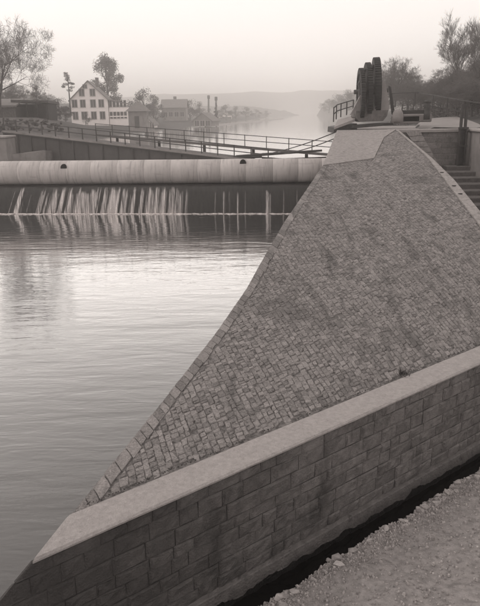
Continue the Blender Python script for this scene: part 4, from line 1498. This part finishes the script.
def leaf_cloud(mb, clumps, n, size, r_):
    for (c, rr) in clumps:
        tone0 = r_.uniform(.15, .85)
        for i in range(n):
            d = Vector((r_.gauss(0, 1), r_.gauss(0, 1), r_.gauss(0, 1))).normalized() * (r_.random() ** .45)
            p = Vector(c) + Vector((d.x * rr[0], d.y * rr[1], d.z * rr[2]))
            s_ = size * r_.uniform(.5, 1.3)
            a = Vector((r_.gauss(0, 1), r_.gauss(0, 1), r_.gauss(0, 1))).normalized(); b2_ = a.orthogonal().normalized()
            mb.face([p + a * s_, p - a * s_ * .4 + b2_ * s_ * .5, p - a * s_ * .4 - b2_ * s_ * .5], min(1, max(0, tone0 + r_.uniform(-.2, .2))))


def leafy_tree(name, H_, Wd_, seed, n=26, per=130, size=.16, trunk=.35):
    r_ = random.Random(seed)
    e = empty(name)
    tr, cr_ = MB(), MB()
    top = Vector((0, 0, H_ * .8))
    tr.tube([Vector((0, 0, -.5)), Vector((.1, 0, H_ * .3)), Vector((0, .1, H_ * .55)), top], [H_ * .03, H_ * .022, H_ * .014, .02], 7, cap=False)
    cl = []
    for k in range(n):
        z = trunk + (1 - trunk) * r_.random() ** .8
        env = math.sin(min(1, (z - trunk + .12) / (1.1 - trunk)) * math.pi) ** .6
        a = r_.uniform(0, 6.28); rad = Wd_ / 2 * env * r_.uniform(.25, 1)
        c = Vector((math.cos(a) * rad, math.sin(a) * rad, z * H_))
        s_ = Wd_ * r_.uniform(.10, .2)
        cl.append((c, (s_, s_, s_ * r_.uniform(.7, 1.3))))
        z0 = max(.15, z - .25) * H_
        tr.tube([Vector((0, 0, z0)), Vector((c.x * .5, c.y * .5, (z0 + c.z) / 2)), c], [H_ * .01, H_ * .006, .015], 4, cap=False)
    leaf_cloud(cr_, cl, per, size, r_)
    o = tr.build('trunk', M['bark'], None, fix=False); o.parent = e
    o = cr_.build('crown', M['leaf'], None, fix=False); o.parent = e
    return e


def place(e, px, ybase, D, label, cat, group, rz=0, sc=1, sx=1, lean=0):
    p = at(px, ybase, D)
    e.location = p; e.rotation_euler = (0, lean, rz); e.scale = (sc * sx, sc * sx, sc)
    tag(e, label, cat, group)
    return e


def hpx(ybase, ytop, D): return (ybase - ytop) * D / 690


big = place(bare_tree('bare_tree', 10.8, 3, .62, 8, 1.3), 1, 118, 78, 'tall bare spreading tree behind the grey barn at the left edge', 'tree', None, .4)
T1 = bare_tree('bare_tree', 10, 11, .42, 6, 1.0, .95)
place(T1, 459, 104, 66, 'tall bare tree with upright forked limbs at the right edge', 'tree', None, 0, hpx(104, 22, 66) / 11.6)
T2 = bare_tree('bare_tree', 10, 23, .38, 6, 1.0, 1.0)
place(T2, 474, 106, 60, 'second tall bare tree leaning past the right edge of view', 'tree', None, 0, hpx(106, 18, 60) / 11.6)
T3 = bare_tree('thicket_tree', 7, 31, .65, 7, 1.4)
place(T3, 395, 104, 85, 'broad bare tree directly behind the hoist wheels', 'tree', 'bare trees in the right bank thicket', 0, hpx(104, 60, 85) / 7)
TH = 'grey leafless tree in the dense thicket beyond the curved railing'
for i, (px, yb, yt, D, sx) in enumerate(((384, 106, 70, 105, 1.2), (408, 105, 74, 95, 1.3), (421, 106, 82, 90, 1.4), (434, 106, 80, 85, 1.4), (446, 106, 68, 78, 1.2), (402, 106, 84, 75, 1.5),
                                         (452, 108, 74, 66, 1.4), (465, 108, 66, 72, 1.3), (478, 108, 62, 64, 1.3), (442, 107, 86, 64, 1.7), (425, 106, 90, 70, 1.8), (470, 110, 80, 56, 1.7), (489, 108, 60, 60, 1.4), (413, 106, 88, 66, 1.7), (458, 110, 86, 58, 1.8))):
    c = copy_tree(T3); place(c, px, yb + 3, D, TH, 'tree', 'bare trees in the right bank thicket', i * 1.3, hpx(yb + 3, yt, D) / 7, sx)
B1 = leafy_tree('bushy_tree', 6, 5.5, 41, 24, 150, .12, .12)
place(B1, 440, 112, 70, 'dark leafy bush in the thicket beyond the curved railing', 'bush', 'dark bushes under the right bank thicket', 0, hpx(112, 88, 70) / 6, 1.4)
for i, (px, yb, yt, D, sx) in enumerate(((392, 110, 86, 90, 1.7), (408, 109, 90, 85, 1.8), (424, 109, 92, 80, 1.7), (456, 113, 82, 66, 1.5), (472, 114, 82, 60, 1.5), (486, 114, 78, 58, 1.6), (380, 110, 92, 110, 1.7))):
    c = copy_tree(B1); place(c, px, yb, D, 'dark leafy bush in the thicket beyond the curved railing', 'bush', 'dark bushes under the right bank thicket', i * 2.1, hpx(yb, yt, D) / 6, sx)
r_ = random.Random(77)
ug = MB()
leaf_cloud(ug, [((x, y, land_right(x - pw_lin(y, RSHORE), y)[1] + .5), (1.6, 1.2, .9)) for y in (62, 66, 70, 75, 80, 86, 92, 100) for x in [max(pw_lin(y, RSHORE) + 1, .225 * y) + 1.7 * k + r_.uniform(-.8, .8) for k in range(11)]], 170, .13, r_)
tag(ug.build('undergrowth', M['leaf'], fix=False), kind='stuff')
# by the house
HT = leafy_tree('broadleaf_tree', 14, 9, 52, 34, 260, .22, .3)
place(HT, 109, 118, 175, 'big rounded tree rising behind the white house roof', 'tree', None, 0, hpx(118, 61, 175) / 14, 1.0)
r_ = random.Random(5)
e = empty('conifer_tree')
mb = MB(); mb.tube([(0, 0, -.5), (.05, 0, 3), (0, 0, 8.3)], [.22, .16, .05], 7, cap=False); o = mb.build('trunk', M['bark'], None, fix=False); o.parent = e
mb = MB(); leaf_cloud(mb, [((r_.uniform(-.7, .7), r_.uniform(-.6, .6), z), (.55 + .3 * r_.random(), .55, .35)) for z in (4.6, 5.3, 5.9, 6.2, 6.8, 7.2, 7.7, 8.2)] + [((1.0, 0, 6.0), (.5, .4, .25)), ((-1.1, 0, 5.4), (.5, .4, .25))], 120, .14, r_)
o = mb.build('crown', M['leaf'], None, fix=False); o.parent = e
place(e, 70.5, 112, 140, 'lone thin conifer with tufted top left of the white house', 'tree', None, 0, hpx(112, 73, 140) / 8.6)
BU = leafy_tree('bushy_tree', 6, 6, 61, 22, 130, .16, .1)
place(BU, 145, 124, 165, 'dark bushy tree right behind the hipped pavilion', 'tree', None, 0, hpx(124, 92, 165) / 6, 1.0)
for i, (px, yb, yt, D, sx, lb, gp_) in enumerate((
        (60, 118, 100, 110, 1.6, 'rounded grey bush between the dark shed and white house', None), (37, 103, 86, 95, 1.1, 'small leafy tree rising behind the dark shed roof', None),
        (52, 120, 104, 96, 1.3, 'low shrub at the right end of the dark shed', None), (66, 122, 108, 120, 1.4, 'low dark bush at the white house left corner', None),
        (88, 126, 113, 135, .7, 'small dark shrub before the white house gable', None), (154, 124, 97, 185, .9, 'tall bush behind the small shore hut', None),
        (176, 122, 104, 215, 1.2, 'dark tree beside the long far house', None), (190, 122, 102, 220, 1.2, 'rounded tree between long far house and boathouse', None),
        (200, 118, 103, 235, 1.3, 'broad dark tree behind the pale boathouse', None))):
    c = copy_tree(BU); place(c, px, yb, D, lb, 'tree' if 'tree' in lb else 'bush', gp_, i * 1.7, hpx(yb, yt, D) / 6, sx)
for i, (px, yb, yt, D, sx) in enumerate(((226, 120, 106, 270, 1.3), (236, 119, 107, 300, 1.4), (246, 118, 108, 330, 1.5), (256, 118, 110, 370, 1.6), (266, 117, 111, 420, 1.8))):
    c = copy_tree(BU); place(c, px, yb, D, 'hazy rounded tree on the far shore past the poplar', 'tree', 'hazy trees along the far shore', i * 1.1, hpx(yb, yt, D) / 6, sx)
for i, (px, yb, yt, D, sx) in enumerate(((329, 112, 100, 360, 1.5), (338, 112, 96, 320, 1.4), (347, 112, 92, 290, 1.4), (352, 112, 94, 250, 1.2))):
    c = copy_tree(BU); place(c, px, yb, D, 'hazy tree on the far right shore left of the hoist', 'tree', 'hazy trees on the far right shore', i * 1.9, hpx(yb, yt, D) / 6, sx)
PO = leafy_tree('poplar_tree', 12, 3.4, 71, 22, 160, .25, .1)
place(PO, 216.5, 125, 185, 'dark narrow poplar standing right of the pale boathouse', 'tree', None, 0, hpx(125, 104, 185) / 12, .9)
c = copy_tree(T3); place(c, 16, 112, 110, 'wide bare tree behind the barn roof at left', 'tree', None, 2, hpx(112, 84, 110) / 7, 1.5)
c = copy_tree(T3); place(c, 48, 114, 120, 'wide bare tree between the dark shed and conifer', 'tree', None, 4, hpx(114, 95, 120) / 7, 1.6)

# ---------------------------------------------------------------- haze
mb = MB(); mb.box((0, 650, 20.5), (2600, 1500, 49))
hz = mb.build('haze', M['hollow'])
hz['kind'] = 'stuff'
hm = bpy.data.materials.new('haze'); hm.use_nodes = True
n = hm.node_tree
n.nodes.remove(n.nodes['Principled BSDF'])
pv_ = n.nodes.new('ShaderNodeVolumePrincipled')
pv_.inputs['Color'].default_value = (1, .97, .95, 1)
pv_.inputs['Density'].default_value = .0018
pv_.inputs['Anisotropy'].default_value = .8
n.links.new(pv_.outputs[0], n.nodes['Material Output'].inputs['Volume'])
hz.data.materials.clear(); hz.data.materials.append(hm)
